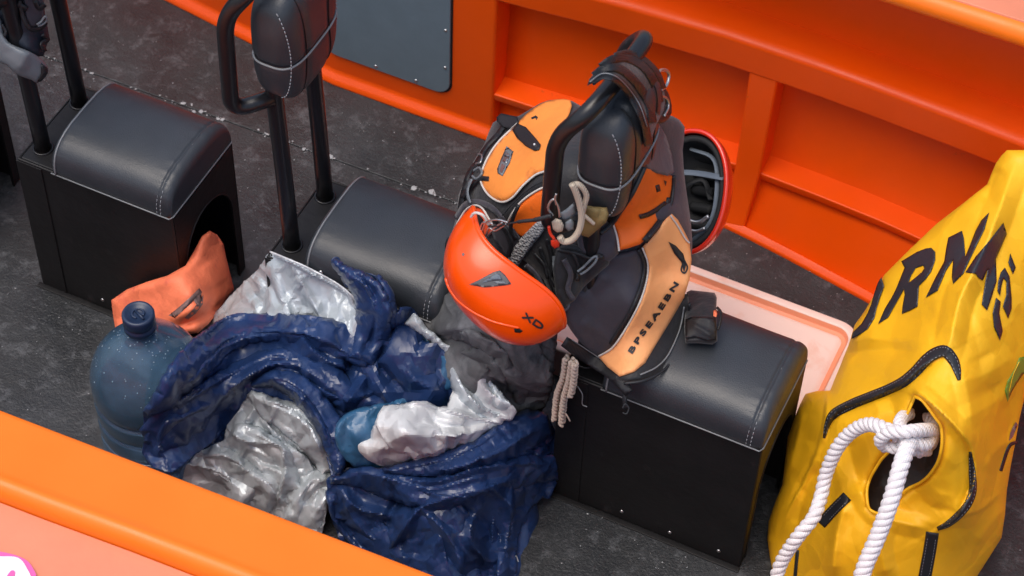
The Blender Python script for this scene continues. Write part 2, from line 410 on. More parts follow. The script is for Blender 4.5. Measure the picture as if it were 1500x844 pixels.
def cord(name, path, R, surf, m, parent=None, off=.0, n=8, seg=8, detail=True):
    return tube(name, on(surf, path, off, n, True, detail), R, m, parent, seg=seg, smooth_path=False)
def stitches(path3, L=.006, gap=.004, R=.0009):
    P = np.asarray(path3); d = np.concatenate([[0], np.cumsum(np.linalg.norm(np.diff(P, axis=0), axis=1))]); parts = []
    s = 0
    while s+L < d[-1]:
        q = np.array([[np.interp(k, d, P[:, c]) for c in range(3)] for k in (s, s+L/2, s+L)]); parts.append(tube_data(q, R, 5)); s += L+gap
    return join(parts)
def text_mesh(txt, fat=0., space=1.):
    c = bpy.data.curves.new('lettering', 'FONT'); c.body = txt; c.size = 1.; c.resolution_u = 4; c.offset = fat; c.space_character = space
    o = bpy.data.objects.new('lettering', c); COL.objects.link(o)
    dg = bpy.context.evaluated_depsgraph_get(); dg.update(); me = bpy.data.meshes.new_from_object(o.evaluated_get(dg))
    V = np.array([v.co[:2] for v in me.vertices]); F = [tuple(p.vertices) for p in me.polygons]
    bpy.data.objects.remove(o); bpy.data.curves.remove(c); bpy.data.meshes.remove(me); return V, F
def uvl(L): return [tuple(p) for p in L]

# ================================================================== SETTING
struct(mesh('water', [(-2000, -2000, -.5), (2000, -2000, -.5), (2000, 2000, -.5), (-2000, 2000, -.5)], [(0, 1, 2, 3)], M['water'], smooth=False))
# deck floor in two rubber sheets meeting along a seam
seamL = W(120, 102, z=0); seamR = W(690, 305, z=0)
sk = (seamR[1]-seamL[1])/(seamR[0]-seamL[0])
def seam_y(x): return seamL[1]+sk*(x-seamL[0])
struct(box('floor', (-3.2, -1.2, -.06), (2.2, 2.2, -.004), M['floor'], bv=0))
V = [(-3.2, -1.0, 0), (2.2, -1.0, 0), (2.2, seam_y(2.2)-.001, 0), (-3.2, seam_y(-3.2)-.001, 0)]
def slab(name, V, h, m, bv=.0015):
    n = len(V); A = [(*v[:2], v[2]-h) for v in V]
    o = mesh(name, list(V)+A, [tuple(range(n)), tuple(range(2*n-1, n-1, -1))]+[(i, (i+1) % n, n+(i+1) % n, n+i) for i in range(n)], m)
    bevel(o, bv, 1); return o
struct(slab('floor', V, .0035, M['floor']))
struct(slab('floor', [(-3.2, seam_y(-3.2)+.002, 0), (2.2, seam_y(2.2)+.002, 0), (2.2, 1.5, 0), (-3.2, 1.5, 0)], .0035, M['floor']))
# chips of pale paint and salt on the floor
def flecks(n, fn, smin, smax):
    V = []; F = []
    for _ in range(n):
        p = fn(); 
        if p is None: continue
        s = smin*(smax/smin)**(random.random()**2.2); k = random.randint(5, 8); a0 = random.random()*6; el = random.uniform(.4, 1); an = random.random()*3.14
        o = len(V)
        for i in range(k):
            a = a0+2*pi*i/k; r = s*random.uniform(.6, 1.15); x = r*cos(a); y = r*sin(a)*el
            V.append((p[0]+x*cos(an)-y*sin(an), p[1]+x*sin(an)+y*cos(an), .0022))
        V.append((p[0], p[1], .003)); F += [(o+i, o+(i+1) % k, o+k) for i in range(k)]
    return V, F
def anyw(): return (random.uniform(-2.4, .6), random.uniform(-.6, .95))
def clust():
    c = random.choice(CL); return (c[0]+random.gauss(0, c[2]*1.5), c[1]+random.gauss(0, c[2]*.6))
CL = [(random.uniform(-2.2, .2), random.uniform(.3, .85), random.uniform(.05, .16)) for _ in range(26)]+[(-1.55, -.2, .1), (-1.6, -.05, .08), (-.25, -.1, .12), (-.2, -.05, .06), (.35, -.1, .1)]
def seamp():
    x = random.uniform(-2.2, -.6)
    if sin(x*17)+.4*sin(x*41) < random.uniform(-1, 1): return None
    return (x, seam_y(x)+random.gauss(0, .005))
fl = mesh('paint_flecks', *join([flecks(260, anyw, .0005, .002), flecks(2200, clust, .0004, .0024), flecks(420, seamp, .001, .009)]), M['fleck'], smooth=False)
fl['kind'] = 'stuff'

# ------------------------------------------------------------------ the boat hull
hull = empty('rescue_boat', (0, .9, 0), 'orange open rescue boat whose hull sides and gunwales enclose the black deck', 'boat')
XS = np.concatenate([np.linspace(-1.02, 1.6, 27)])
def yf(x): return np.interp(x, [-1.02, -.6, -.38, -.2, 0, .3, .8, 1.6], [.895, .888, .875, .846, .809, .735, .55, .15])
def ys(x): return np.interp(x, [-1.02, -.87, -.6, -.38, -.1, .08, .5, 1.6], [.942, .948, .978, .993, .984, .967, .90, .55])
def yr(x): return np.interp(x, [-1.02, -.75, -.46, -.2, .18, .6, 1.6], [.882, .914, .932, .932, .915, .875, .68])
def wy(x, z):
    a = yf(x); b = ys(x); c = yr(x)+.085
    return a+(b-a)*z/.14 if z < .14 else b+(c-b)*(z-.14)/.31
def loft(name, rows, m, parent, bv=.006, seg=3, close=True):
    """rows: function list x -> (y,z) closed profile swept along stations"""
    V = []; sts, prof = rows; k = len(prof(sts[0]))
    for x in sts: V += [(x, y, z) for (y, z) in prof(x)]
    F = []
    for i in range(len(sts)-1):
        for j in range(k): F.append((i*k+j, i*k+(j+1) % k, (i+1)*k+(j+1) % k, (i+1)*k+j))
    F.append(tuple(range(k))); F.append(tuple((len(sts)-1)*k+j for j in range(k)))
    o = mesh(name, V, F, m, parent)
    if bv: bevel(o, bv, seg, 40)
    return o
loft('side_wall', (XS, lambda x: [(wy(x, 0), -.02), (wy(x, 0), 0.0), (wy(x, .14), .14), (wy(x, .45), .45), (wy(x, .45)+.0, .55), (wy(x, .45)+.02, .9), (wy(x, .45)+.1, .9), (wy(x, .45)+.08, -.02)]), M['gel'], hull, 0)
loft('toe_lip', (XS, lambda x: [(yf(x)-.014, -.002), (yf(x)-.012, .008), (yf(x)+.004, .02), (yf(x)+.01, -.002)]), M['gel'], hull, .003, 2)
RIBX = -.366
for (a, b) in ((-1.003, RIBX-.026), (RIBX+.026, 1.6)):
    st = np.linspace(a, b, 14)
    loft('stringer', (st, lambda x: [(ys(x)-.054, .116), (ys(x)-.058, .140), (ys(x)+.012, .150), (ys(x)+.012, .11)]), M['gel'], hull, .004, 2)
loft('inner_rail', (np.linspace(-1.04, 1.6, 24), lambda x: [(yr(x), .44), (yr(x)-.002, .526), (yr(x)+.018, .54), (yr(x)+.12, .545), (yr(x)+.12, .435)]), M['gel'], hull, .007, 3)
for rx in (RIBX, .62):
    V = []
    for (z, wdt) in ((0.0, .030), (.14, .031), (.445, .034)):
        for (dx, dy) in ((-wdt, .06), (-wdt, 0), (wdt, 0), (wdt, .06)):
            y = (yf(rx)-.012 if z == 0 else (ys(rx)-.068 if z < .2 else yr(rx)+.003))+dy*1.3
            V.append((rx+dx, y, z))
    o = mesh('rib', V, [(a+k, (a+1) % 4+k, (a+1) % 4+k+4, a+k+4) for k in (0, 4) for a in range(4)]+[(0, 3, 2, 1), (8, 9, 10, 11)], M['gel'], hull); bevel(o, .007, 3)
# gunwale on the far side: rounded lip, pale deck top
def gy(x): return np.interp(x, [-1.1, -.15, .2, .6, 1.6], [.85, .838, .842, .83, .74])
loft('gunwale_lip', (np.linspace(-2.6, 1.6, 30), lambda x: [(gy(x)+.026*(1-cos(a)), .864+.026*sin(a)) for a in np.linspace(-1.2, 1.57, 9)]+[(gy(x)+.16, .89), (gy(x)+.16, .815)]), M['gel2'], hull, 0)
loft('deck_top', (np.linspace(-2.6, 1.6, 30), lambda x: [(gy(x)+.024, .886), (gy(x)+.027, .894), (gy(x)+.5, .905), (gy(x)+.5, .886)]), M['peach'], hull, .002, 2)
loft('outer_side', (np.linspace(-2.6, 1.6, 30), lambda x: [(gy(x)+.45, .88), (gy(x)+.49, .88), (gy(x)+.35, -.7), (gy(x)+.31, -.7)]), M['gel'], hull, 0)
# locker box left of the bays
LX = -1.0
def ly(x): return np.interp(x, [-2.6, -1.96, -1.44, -1.0], [1.0, .93, .857, .858])
loft('locker', (np.linspace(-2.6, LX, 16), lambda x: [(ly(x)+.0, -.004), (ly(x)+.002, .012), (ly(x)+.022, .03), (ly(x)+.03, .55), (ly(x)+.032, .9), (ly(x)+.2, .9), (ly(x)+.2, -.004)]), M['gel'], hull, .008, 3)
# grey panel on the locker
def lp(u, v): return W(u, v, y=.884)
pr = lp(667, 0); pb = lp(640, 128); pl_ = lp(484, 75)
x1 = lp(661, 100)[0]; x0 = lp(476, 60)[0]; z0 = float(pb[2])-.004
cr = .04; q = []
for (cx, cz, a0) in ((x1-cr, z0+cr, -90), (x1-cr, .78-cr, 0), (x0+cr, .78-cr, 90), (x0+cr, z0+cr, 180)):
    for k in range(8): a = radians(a0+90*k/7); q.append((cx+cr*cos(a), cz+cr*sin(a)))
def lface(x, z): return ly(x)+.022+.008*(z-.03)/.52
def plate(off, th, gr, name, m, bv):
    qq = [(x+(gr if x > (x0+x1)/2 else -gr), z+(gr if z > .5 else -gr)) for x, z in q]
    n = len(qq); V = [(x, lface(x, z)-off-th, z) for x, z in qq]+[(x, lface(x, z)-off+.003, z) for x, z in qq]
    o = mesh(name, V, [tuple(range(n)), tuple(range(2*n-1, n-1, -1))]+[(i, (i+1) % n, n+(i+1) % n, n+i) for i in range(n)], m, hull, smooth=False)
    if bv: bevel(o, bv, 2)
    return o
plate(.0, .002, .004, 'panel_gasket', M['dark'], 0)
pn = plate(.002, .005, 0, 'locker_panel', M['greypanel'], .0015)
for (x, z) in [(x1-.012, z0+.09), (x1-.012, z0+.21), (x1-.012, z0+.33), (x1-.09, z0+.012), (x1-.2, z0+.012), (x0+.012, z0+.06), (x0+.012, z0+.18)]:
    mesh('screw', *screw_data((x, lface(x, z)-.007, z), (0, -1, 0), .0045), M['screw'], pn)
# near gunwale
def yn(x): return np.interp(x, [-2.6, -1.26, -.37, 1.6], [-.72, -.675, -.637, -.56])
def yn2(x): return np.interp(x, [-2.6, -1.157, -.844, 1.6], [-.87, -.826, -.806, -.70])
loft('near_gunwale', (np.linspace(-2.8, 1.2, 24), lambda x: [(yn(x)+.0, .60), (yn(x)-.004, .613), (yn(x)-.016, .62), (yn2(x)+.03, .628), (yn2(x)+.012, .640), (yn2(x), .640), (yn2(x)-.012, .632), (yn2(x)-.018, .612), (yn2(x)-.018, .55), (yn(x)-.02, .5)]), M['gel2'], hull, .002, 2)
loft('near_inner_side', (np.linspace(-2.8, 1.2, 24), lambda x: [(yn(x)-.012, .605), (yn(x)-.03, -.01), (yn(x)-.06, -.01), (yn(x)-.05, .605)]), M['gel'], hull, 0)
loft('near_deck_top', (np.linspace(-2.8, 1.2, 24), lambda x: [(yn2(x)-.02, .595), (yn2(x)-.02, .605), (yn2(x)-.6, .59), (yn2(x)-.6, .58)]), M['peach'], hull, .001, 1)
loft('near_outer_side', (np.linspace(-2.8, 1.2, 24), lambda x: [(yn2(x)-.57, .585), (yn2(x)-.59, .585), (yn2(x)-.4, -.7), (yn2(x)-.37, -.7)]), M['gel'], hull, 0)
# printed lettering fragment on the near deck
def flat(name, P2, z, m, parent, h=.0015):
    V = [W(u, v, z=z) for (u, v) in catmull(P2, 5, True)]; n = len(V); V = V+[v-np.array([0, 0, h]) for v in V]
    return mesh(name, V, [tuple(range(n)), tuple(range(2*n-1, n-1, -1))]+[(i, (i+1) % n, n+(i+1) % n, n+i) for i in range(n)], m, parent, smooth=False)
zz = .6075
flat('lettering_edge', [(-60, 802), (0, 808), (34, 818), (48, 832), (52, 850), (30, 880), (-60, 880)], zz, M['pink'], hull)
flat('lettering', [(-60, 812), (-6, 815), (26, 817), (40, 834), (44, 850), (22, 872), (-60, 872)], zz+.002, M['white'], hull)
flat('lettering', [(16, 836), (22, 838), (18, 850), (10, 856), (8, 848)], zz+.004, M['pink'], hull)

# ================================================================== SEATS
def seat(px0, L, label, yw=.25, hole=True, back=True, dx=0.0):
    s = empty('jockey_seat', (px0, 0, 0), label, 'boat seat', 'black jockey seats in a line along the deck')
    H = .42; cx0 = px0+.09; cx1 = px0+L
    th = .006
    # panels of the plinth
    def panel(nm, a, b, bv=.003): return box(nm, a, b, M['plinth'], s, bv, 2)
    panel('side_panel', (px0, 0, 0), (cx1, th, H)); panel('side_panel', (px0, yw-th, 0), (cx1, yw, H))
    panel('back_panel', (px0, th, 0), (px0+th, yw-th, H))
    panel('top_panel', (px0+th, th, H-th), (cx1-th, yw-th, H+.001))
    # end panel with the arched opening
    def endpanel(x):
        out = [(th, 0), (yw-th, 0), (yw-th, H-th), (th, H-th)]
        hl = .03; hr = .222; top = .338; arch = []
        for k in range(13):
            a = pi*k/12; arch.append(((hl+hr)/2+(hr-hl)/2*cos(a), .232+(top-.232)*sin(a)))
        # U-shaped panel polygon: goes round the opening, which is open at the floor
        poly = [(th, 0), (hl, 0)]+arch[::-1]+[(hr, 0), (yw-th, 0), (yw-th, H-th), (th, H-th)]
        V2 = [Vector(p) for p in poly]; r = geometry.delaunay_2d_cdt(V2, [(i, (i+1) % len(V2)) for i in range(len(V2))], [], 1, 1e-6)
        V2 = r[0]; n = len(V2); F = [tuple(f) for f in r[2]]
        V = [(x, p.x, p.y) for p in V2]+[(x-th, p.x, p.y) for p in V2]
        FF = F+[tuple(i+n for i in f[::-1]) for f in F]
        for e in r[1]:
            c = sum(1 for f in F if e[0] in f and e[1] in f)
            if c == 1: FF.append((e[0], e[1], e[1]+n, e[0]+n))
        return mesh('end_panel', V, FF, M['plinth'], s, smooth=False)
    ep = endpanel(cx1)
    rim = [(cx1, .03, .0)]+[(cx1, .126-.096*cos(pi*k/12), .232+.106*sin(pi*k/12)) for k in range(13)]+[(cx1, .222, 0.)]
    tube('edge_trim', rim, .0022, M['plinth'], ep, seg=6, smooth_path=False)
    for p in ((px0+.012, .08), (px0+.012, .2), (px0+.012, .35), (px0+.02, .03), (px0+.16, .03), (cx1-.16, .025), (cx1-.05, .03)):
        mesh('screw', *screw_data((p[0], 0, p[1]), (0, -1, 0), .0045), M['screw'], s)
    box('corner_cover', (px0-.002, -.0025, .002), (px0+.062, .0002, H-.004), M['plinth'], s, .001, 1)
    box('floor_flange', (px0-.012, -.014, .0), (cx1+.002, -.0002, .0035), M['plinth'], s, .001, 1)
    # padded cushion
    S = 44; A = 40; V = []; F = []
    def prof(f, hs, yy0, yy1):
        """superelliptic arch, f 0..1"""
        a = pi*f; c = cos(a); sn = sin(a); ex = .62
        y = (yy0+yy1)/2-(yy1-yy0)/2*np.sign(c)*abs(c)**ex; return y, hs*sn**.72
    HC = .087
    Lc = cx1-cx0
    def cpt(sx, f, off=0.):
        x = cx0+sx*Lc; e = min(sx, 1-sx)*Lc
        r = .022 if sx > .5 else .014
        k = 1.0
        if e < r: k = sqrt(max(0, 1-(1-e/r)**2))
        infl = .72+.28*k
        y, z = prof(f, HC*infl+off, -.004-off+(1-infl)*.03, yw+.004+off-(1-infl)*.03)
        dent = .001*sin(sx*9+f*5)*sin(f*pi)
        seam = .0028*exp(-((e-.028)/.0035)**2) if sx > .5 else .002*exp(-((e-.012)/.003)**2)
        pk = .0016*sin(f*90)*exp(-((e-.028)/.02)**2)*sin(f*pi)*(1 if sx > .5 else .4)
        return (x, y, H+.001+max(0, z+dent-seam+pk))
    ss = np.unique(np.concatenate([np.linspace(0, .05, 6), np.linspace(.05, .88, 34), np.linspace(.88, 1, 26)]))
    for sx in ss:
        for j in range(A+1): V.append(cpt(sx, j/A))
    n = A+1
    for i in range(len(ss)-1):
        for j in range(A): F.append((i*n+j, i*n+j+1, (i+1)*n+j+1, (i+1)*n+j))
    F.append(tuple(range(n))); F.append(tuple((len(ss)-1)*n+j for j in range(n)))
    for i in range(len(ss)-1): F.append((i*n, (i+1)*n, (i+1)*n+A, i*n+A))
    cu = mesh('cushion', V, F, M['vinyl'], s)
    sm = 1-.028/Lc; arc = np.array([cpt(sm, f, .0006) for f in np.linspace(.01, .99, 60)])
    sp = arc+np.array([.0045, 0, 0]); sq = arc+np.array([-.0045, 0, 0.])
    mesh('stitching', *join([stitches(sp, .007, .004, .0008), stitches(sq, .007, .004, .0006)]), M['thread'], cu)
    arc2 = np.array([cpt(.012/Lc, f, .001) for f in np.linspace(.0, 1, 50)]); tube('piping', arc2, .0022, M['piping'], cu, seg=6, smooth_path=False)
    lo = [(cx0, -.0045, H+.002), (cx1-.004, -.0045, H+.002), (cx1+.001, .004, H+.003), (cx1+.001, yw-.004, H+.003), (cx1-.01, yw+.004, H+.002)]
    tube('piping', lo, .0017, M['piping'], cu, seg=6, smooth_path=False)
    if back: backrest(s, px0, dx)
    return s
def rbox_pt(c, h, n, d, off=0.):
    d = np.asarray(d, float); k = (np.abs(d/np.asarray(h))**n).sum()**(-1/n); p = d*k
    return np.asarray(c)+p*(1+off/np.linalg.norm(p))
def backrest(s, px0, dx=0.):
    xb = px0+.03
    X = px0+.034+dx
    for yy, x_ in ((.05, X), (.2, X-.004)):
        pts = bend([(x_, yy, .415), (x_-.004, yy, .6), (x_-.012, yy, .86), (x_-.012, yy, .98)], .1)
        tube('post', pts, .0175, M['tubeblk'], s, seg=16, smooth_path=False)
        ring = [(x_+.021*cos(a), yy+.021*sin(a), .422) for a in np.linspace(0, 2*pi, 20)[:-1]]; tube('weld', ring, .0025, M['tubeblk'], s, seg=6, closed=True, smooth_path=False)
    # tubular grab hoop: from the near post out, up, across and down
    hp = [(X-.012, .046, .855), (X-.072, -.012, .842), (X-.066, -.012, 1.09), (X-.012, -.0, 1.168), (X+.0, .1, 1.172), (X+.005, .222, 1.17), (X-.045, .236, 1.10), (X-.06, .236, .845), (X-.012, .204, .86)]
    tube('grab_hoop', bend(hp, .055, 9), .0165, M['tubeblk'], s, seg=16, smooth_path=False)
    # quilted pad
    c = np.array([X+.006, .112, .998]); h = np.array([.053, .103, .138]); V = []; F = []
    NU, NV = 72, 96
    def d_(th, ph): return np.array([cos(th)*cos(ph), cos(th)*sin(ph), sin(th)])*h
    chan = (-.045, .045)
    def pt(th, ph, off=0.):
        p = rbox_pt(c, h, 3.4, d_(th, ph)); q = p-c
        g = 0
        for yc in chan: g += .0045*exp(-((q[1]-yc)/.009)**2)*(1 if q[0] > 0 else .2)
        g += .006*exp(-((q[2]+.02)/.006)**2)
        g += .003*exp(-((abs(q[1])-.098)/.006)**2)
        bul = 0
        nrm = q/np.linalg.norm(q)
        return p-nrm*(g-off-bul)
    for i in range(NU+1):
        th = -pi/2+pi*i/NU
        for j in range(NV): V.append(pt(th, 2*pi*j/NV))
    for i in range(NU):
        for j in range(NV): F.append((i*NV+j, i*NV+(j+1) % NV, (i+1)*NV+(j+1) % NV, (i+1)*NV+j))
    pad = mesh('back_pad', V, F, M['vinyl'], s)
    # horizontal piping and stitched vertical seams lie on the pad
    P = []
    for ph in np.linspace(0, 2*pi, 72)[:-1]:
        zz_ = -.02
        p = rbox_pt(c, h, 3.4, np.array([cos(ph)*h[0], sin(ph)*h[1], 0])); p = p+np.array([0, 0, zz_]); q = p-c; q[:2] *= .99
        P.append(c+q)
    tube('piping', P, .0024, M['piping'], pad, seg=6, closed=True, smooth_path=False)
    for yc, r, st in ((-.1, .0009, True), (.1, .0009, True)):
        P = []
        for a in np.linspace(-1.25, 1.25, 60):
            d = np.array([cos(a)*h[0]*.9, yc, sin(a)*h[2]]); p = rbox_pt(c, h, 3.4, d, .0012); P.append(p)
        mesh('stitching', *stitches(np.array(P), .006, .0035, .0011), M['thread'], pad)
    for yc in chan:
        P = []
        for a in np.linspace(-1.3, 1.3, 40):
            d = np.array([cos(a)*h[0], yc*1.02, sin(a)*h[2]]); p = rbox_pt(c, h, 3.4, d, -.0026); P.append(p)
        tube('channel_seam', P, .0014, M['plinth'], pad, seg=5, smooth_path=False)
    return pad
seat(-1.71, .385, 'black vinyl jockey seat at upper left with orange foam poking out of its arched opening')
seat(-1.10, .40, 'black vinyl jockey seat in the middle, behind the navy and silver rainwear')
seat(-.43, .43, 'black vinyl jockey seat at right with a charcoal and orange bag lying on its cushion')
seat(-2.36, .42, 'black jockey seat cut off by the left edge of the photograph')
# ==CONTENT==
def bvh_of(o):
    off = Vector(origin(o.parent)) if o.parent else Vector((0, 0, 0))
    return BVHTree.FromPolygons([v.co+off for v in o.data.vertices], [tuple(p.vertices) for p in o.data.polygons])
# ================================================================== WATER BOTTLE
BC = (-1.236, -.270, 0)
b = empty('water_bottle', BC, 'large blue plastic water jug with drops on its shoulder, standing left of the rainwear', 'water bottle')
pf = [(.0, .004), (.1, .0), (.118, .008), (.124, .03), (.124, .09), (.119, .098), (.119, .106), (.124, .114), (.124, .15), (.119, .158), (.119, .166), (.124, .174), (.1245, .21), (.119, .218), (.119, .226), (.1245, .234), (.1255, .258), (.1245, .282), (.119, .305), (.108, .330), (.092, .354), (.073, .375), (.054, .393), (.039, .407), (.031, .418), (.029, .427), (.029, .442)]
P_ = catmull([(r*.96, 0, z*.945) for r, z in pf], 3); lathe('body', [(max(p[0], 0), p[2]) for p in P_], BC, M['bottle'], b, 72)
cz = BC[2]+.417
cp = lathe('cap', [(.0305, -.006), (.033, -.004), (.033, .008), (.0305, .010), (.0305, .013), (.033, .015), (.033, .036), (.031, .040), (.026, .0405), (.024, .037), (.0, .036)], (BC[0], BC[1], cz), M['cap'], b, 40)
mesh('cap_tab', *join([tube_data(catmull([(BC[0]+.012*cos(a), BC[1]+.012*sin(a), cz+.038) for a in np.linspace(0, 5, 8)], 4), .0022, 6), tube_data([(BC[0]-.008, BC[1]+.004, cz+.038), (BC[0]+.018, BC[1]-.008, cz+.040)], .0028, 6)]), M['cap'], cp)
V = []; F = []
for _ in range(110):
    a = random.uniform(pi*.85, pi*2.2); k = random.uniform(.3, 1); z = .24+.16*k
    r = np.interp(z, [p[2] for p in P_], [p[0] for p in P_]); c = Vector((BC[0]+r*cos(a), BC[1]+r*sin(a), z)); s = random.uniform(.0006, .0017)
    nrm = Vector((cos(a)*.6, sin(a)*.6, .8)).normalized(); t1 = nrm.orthogonal().normalized(); t2 = nrm.cross(t1); o = len(V)
    for (rr, hh) in ((1, 0), (.7, .4)):
        for k in range(6): q_ = c+(t1*cos(k*pi/3)+t2*sin(k*pi/3))*s*rr+nrm*s*hh; V.append(tuple(q_))
    V.append(tuple(c+nrm*s*.55))
    for k in range(6): F += [(o+k, o+(k+1) % 6, o+6+(k+1) % 6, o+6+k), (o+6+k, o+6+(k+1) % 6, o+12)]
dr = mesh('drops', V, F, M['drop'], b); dr['kind'] = 'stuff'

# ================================================================== ORANGE FOAM IN THE SEAT OPENING
po = empty('life_vest', (-1.33, -.02, .02), 'crumpled orange foam life vest stuffed into the arched opening of the upper left seat', 'life vest')
S_po = Surf([(163, 440, 'y', -.07), (186, 424, 'y', -.05), (245, 406, 'y', -.045), (240, 440, 'y', -.08), (272, 389, 'y', .0), (296, 346, 'x', -1.31), (325, 357, 'x', -1.29), (335, 389, 'x', -1.27), (343, 424, 'x', -1.25), (319, 451, 'x', -1.24), (292, 482, 'y', -.1), (256, 480, 'y', -.11), (168, 480, 'y', -.10), (280, 430, 'y', -.07)],
            strokes=[([(186, 428), (245, 412), (285, 385), (310, 350)], .012, 10, 'gauss'), ([(245, 470), (280, 455), (318, 432)], .016, 8, 'gauss'), ([(300, 385), (320, 420)], .010, 14, 'gauss'), ([(262, 478), (300, 462), (330, 440)], -.016, 5, 'gauss')],
            tins=[(Tin((150, 330, 350, 490), 30, 3), .004), (Tin((150, 330, 350, 490), 13, 4), .0012)])
relief('foam_body', [(163, 440), (186, 424), (215, 413), (245, 404), (272, 389), (284, 368), (296, 346), (307, 338), (318, 344), (327, 357), (332, 380), (337, 400), (343, 424), (330, 440), (322, 455), (305, 475), (290, 488), (256, 492), (200, 492), (170, 488), (166, 465)], S_po, M['pouch'], po, thick=.07, ew=9, drop=.012, step=3)
for pg in ([(247, 462), (262, 450), (280, 434), (292, 422), (296, 428), (280, 444), (268, 455), (256, 466)], [(270, 466), (284, 452), (298, 432), (297, 446), (286, 460), (276, 468)], [(284, 440), (294, 426), (296, 440), (290, 450)]):
    relief('grey_print', pg, S_po, M['grime'], po, thick=.003, ew=3, off=.0015, step=4)

# ---- crumpled cloth: sheets are laid as above, grown in area and relaxed by the cloth solver so that they buckle
PENDING = []
def cloth_sheet(name, outline, surf, m, parent, step=3.2, grow=.25, soft=.03, bend_=.5, thick=.0016, curve=0, off=0., edge_w=.25, hold=(), drop=0., ew=20., extra=None):
    if curve: outline = catmull(outline, curve, True)
    P, F, D = tri(outline, step)
    s_ = np.clip(D/ew, 0, 1); t = surf(P)-off+drop*(1-np.sqrt(1-(1-s_)**2))
    if extra is not None: t = t-extra(P)
    V = CP+t[:, None]*ray(P[:, 0], P[:, 1])
    me = bpy.data.meshes.new(name); K = 10.
    me.from_pydata((V*K).tolist(), [], [tuple(int(i) for i in f) for f in F]); me.update()
    bm = bmesh.new(); bm.from_mesh(me); bmesh.ops.recalc_face_normals(bm, faces=bm.faces); bm.to_mesh(me); bm.free()
    o = bpy.data.objects.new(name, me); COL.objects.link(o)
    g = o.vertex_groups.new(name='hold')
    w = np.where(D < 1e-3, edge_w, soft)
    for h in hold:
        d, _, _ = seg_dist(P, np.array(h, float), False); w = np.maximum(w, .5*np.exp(-(d/6)**2))
    q = np.round(w, 2)
    for val in np.unique(q): g.add([int(i) for i in np.where(q == val)[0]], float(val), 'REPLACE')
    c = o.modifiers.new('cloth', 'CLOTH'); s = c.settings
    s.quality = 4; s.mass = .3; s.tension_stiffness = 12; s.compression_stiffness = 12; s.shear_stiffness = 4; s.bending_stiffness = bend_
    s.tension_damping = 8; s.compression_damping = 8; s.shear_damping = 8; s.bending_damping = .6; s.air_damping = 6
    s.vertex_group_mass = 'hold'; s.pin_stiffness = 1.; s.shrink_min = -grow; s.shrink_max = -grow; s.effector_weights.gravity = 0.
    s.use_dynamic_mesh = False; c.collision_settings.use_collision = False; c.collision_settings.use_self_collision = False
    c.point_cache.frame_start = 1; c.point_cache.frame_end = 60
    PENDING.append((o, F, m, parent, name, thick, K))
def band(name, path, width, surf, m, parent, off=.03, drop=.03, seed=0, nr=5, amp=.009, grow=.035, bend_=.6, soft=.12, step=2.6, edge_w=.8):
    """a rolled fold of cloth along a path, creased mostly lengthwise"""
    g = np.random.default_rng(seed+500); P0 = catmull(path, 8); T = np.gradient(P0, axis=0); T /= np.linalg.norm(T, axis=1)[:, None]; N = np.stack([-T[:, 1], T[:, 0]], 1)
    w = np.interp(np.linspace(0, 1, len(P0)), np.linspace(0, 1, len(width)), width)
    # ragged but not wavy outline
    outl = strip_poly(path, width); outl = outl+g.normal(0, .8, outl.shape)
    st = []
    for k in range(int(nr*.75)):
        q0 = g.uniform(-.42, .42); q1 = np.clip(q0+g.uniform(-.3, .3), -.45, .45); a = int(g.uniform(0, .4)*len(P0)); b_ = int(g.uniform(.55, 1)*len(P0))
        if b_-a < 6: continue
        idx = np.linspace(a, b_-1, 6).astype(int); f = np.linspace(q0, q1, 6)
        pts = [tuple(P0[i]+N[i]*w[i]*fi) for i, fi in zip(idx, f)]
        st.append((pts, amp*g.uniform(.6, 1.3)*(1 if g.random() < .68 else -1), g.uniform(9, 19), g.choice(['tent', 'tent', 'tent', 'step', 'stepr'])))
    ns = Surf([(0, 0, 't', 0.), (1000, 0, 't', 0.), (0, 1000, 't', 0.), (1000, 1000, 't', 0.)], strokes=st)
    ang = atan2(path[-1][1]-path[0][1], path[-1][0]-path[0][0]); x0, y0 = outl.min(0); x1, y1 = outl.max(0)
    t1 = Tin((x0, y0, x1, y1), 26, seed+1, ang, 2.2); t2 = Tin((x0, y0, x1, y1), 14, seed+2, ang+.5, 1.8)
    def ex(P): return -ns(P)+.010*t1(P)+.0048*t2(P)
    cloth_sheet(name, outl, surf, m, parent, step=step, grow=grow, bend_=bend_, soft=soft, edge_w=edge_w, off=off, drop=drop, ew=float(np.mean(w))*.5, extra=ex)
def run_cloth(n=16):
    for f in range(1, n+1): SC.frame_set(f)
    dg = bpy.context.evaluated_depsgraph_get()
    for (o, F, m, parent, name, thick, K) in PENDING:
        e = o.evaluated_get(dg); V = np.array([v.co[:] for v in e.data.vertices])/K
        E_ = np.unique(np.sort(np.vstack([F[:, [0, 1]], F[:, [1, 2]], F[:, [2, 0]]]), 1), axis=0)
        for _ in range(1):      # relax the finest jitter of the mesh, keep the folds
            A = np.zeros_like(V); c_ = np.zeros(len(V)); np.add.at(A, E_[:, 0], V[E_[:, 1]]); np.add.at(A, E_[:, 1], V[E_[:, 0]]); np.add.at(c_, E_[:, 0], 1); np.add.at(c_, E_[:, 1], 1)
            V = V+.4*(A/np.maximum(c_, 1)[:, None]-V)
        bpy.data.objects.remove(o)
        r = mesh(name, V, F, m, parent)
        r.data.set_sharp_from_angle(angle=radians(11 if 'silver' in name else 13))
        # face the camera side outwards, then give the cloth its thickness
        sd_ = r.modifiers.new('thickness', 'SOLIDIFY'); sd_.thickness = thick; sd_.offset = 0
    PENDING.clear(); SC.frame_set(1)
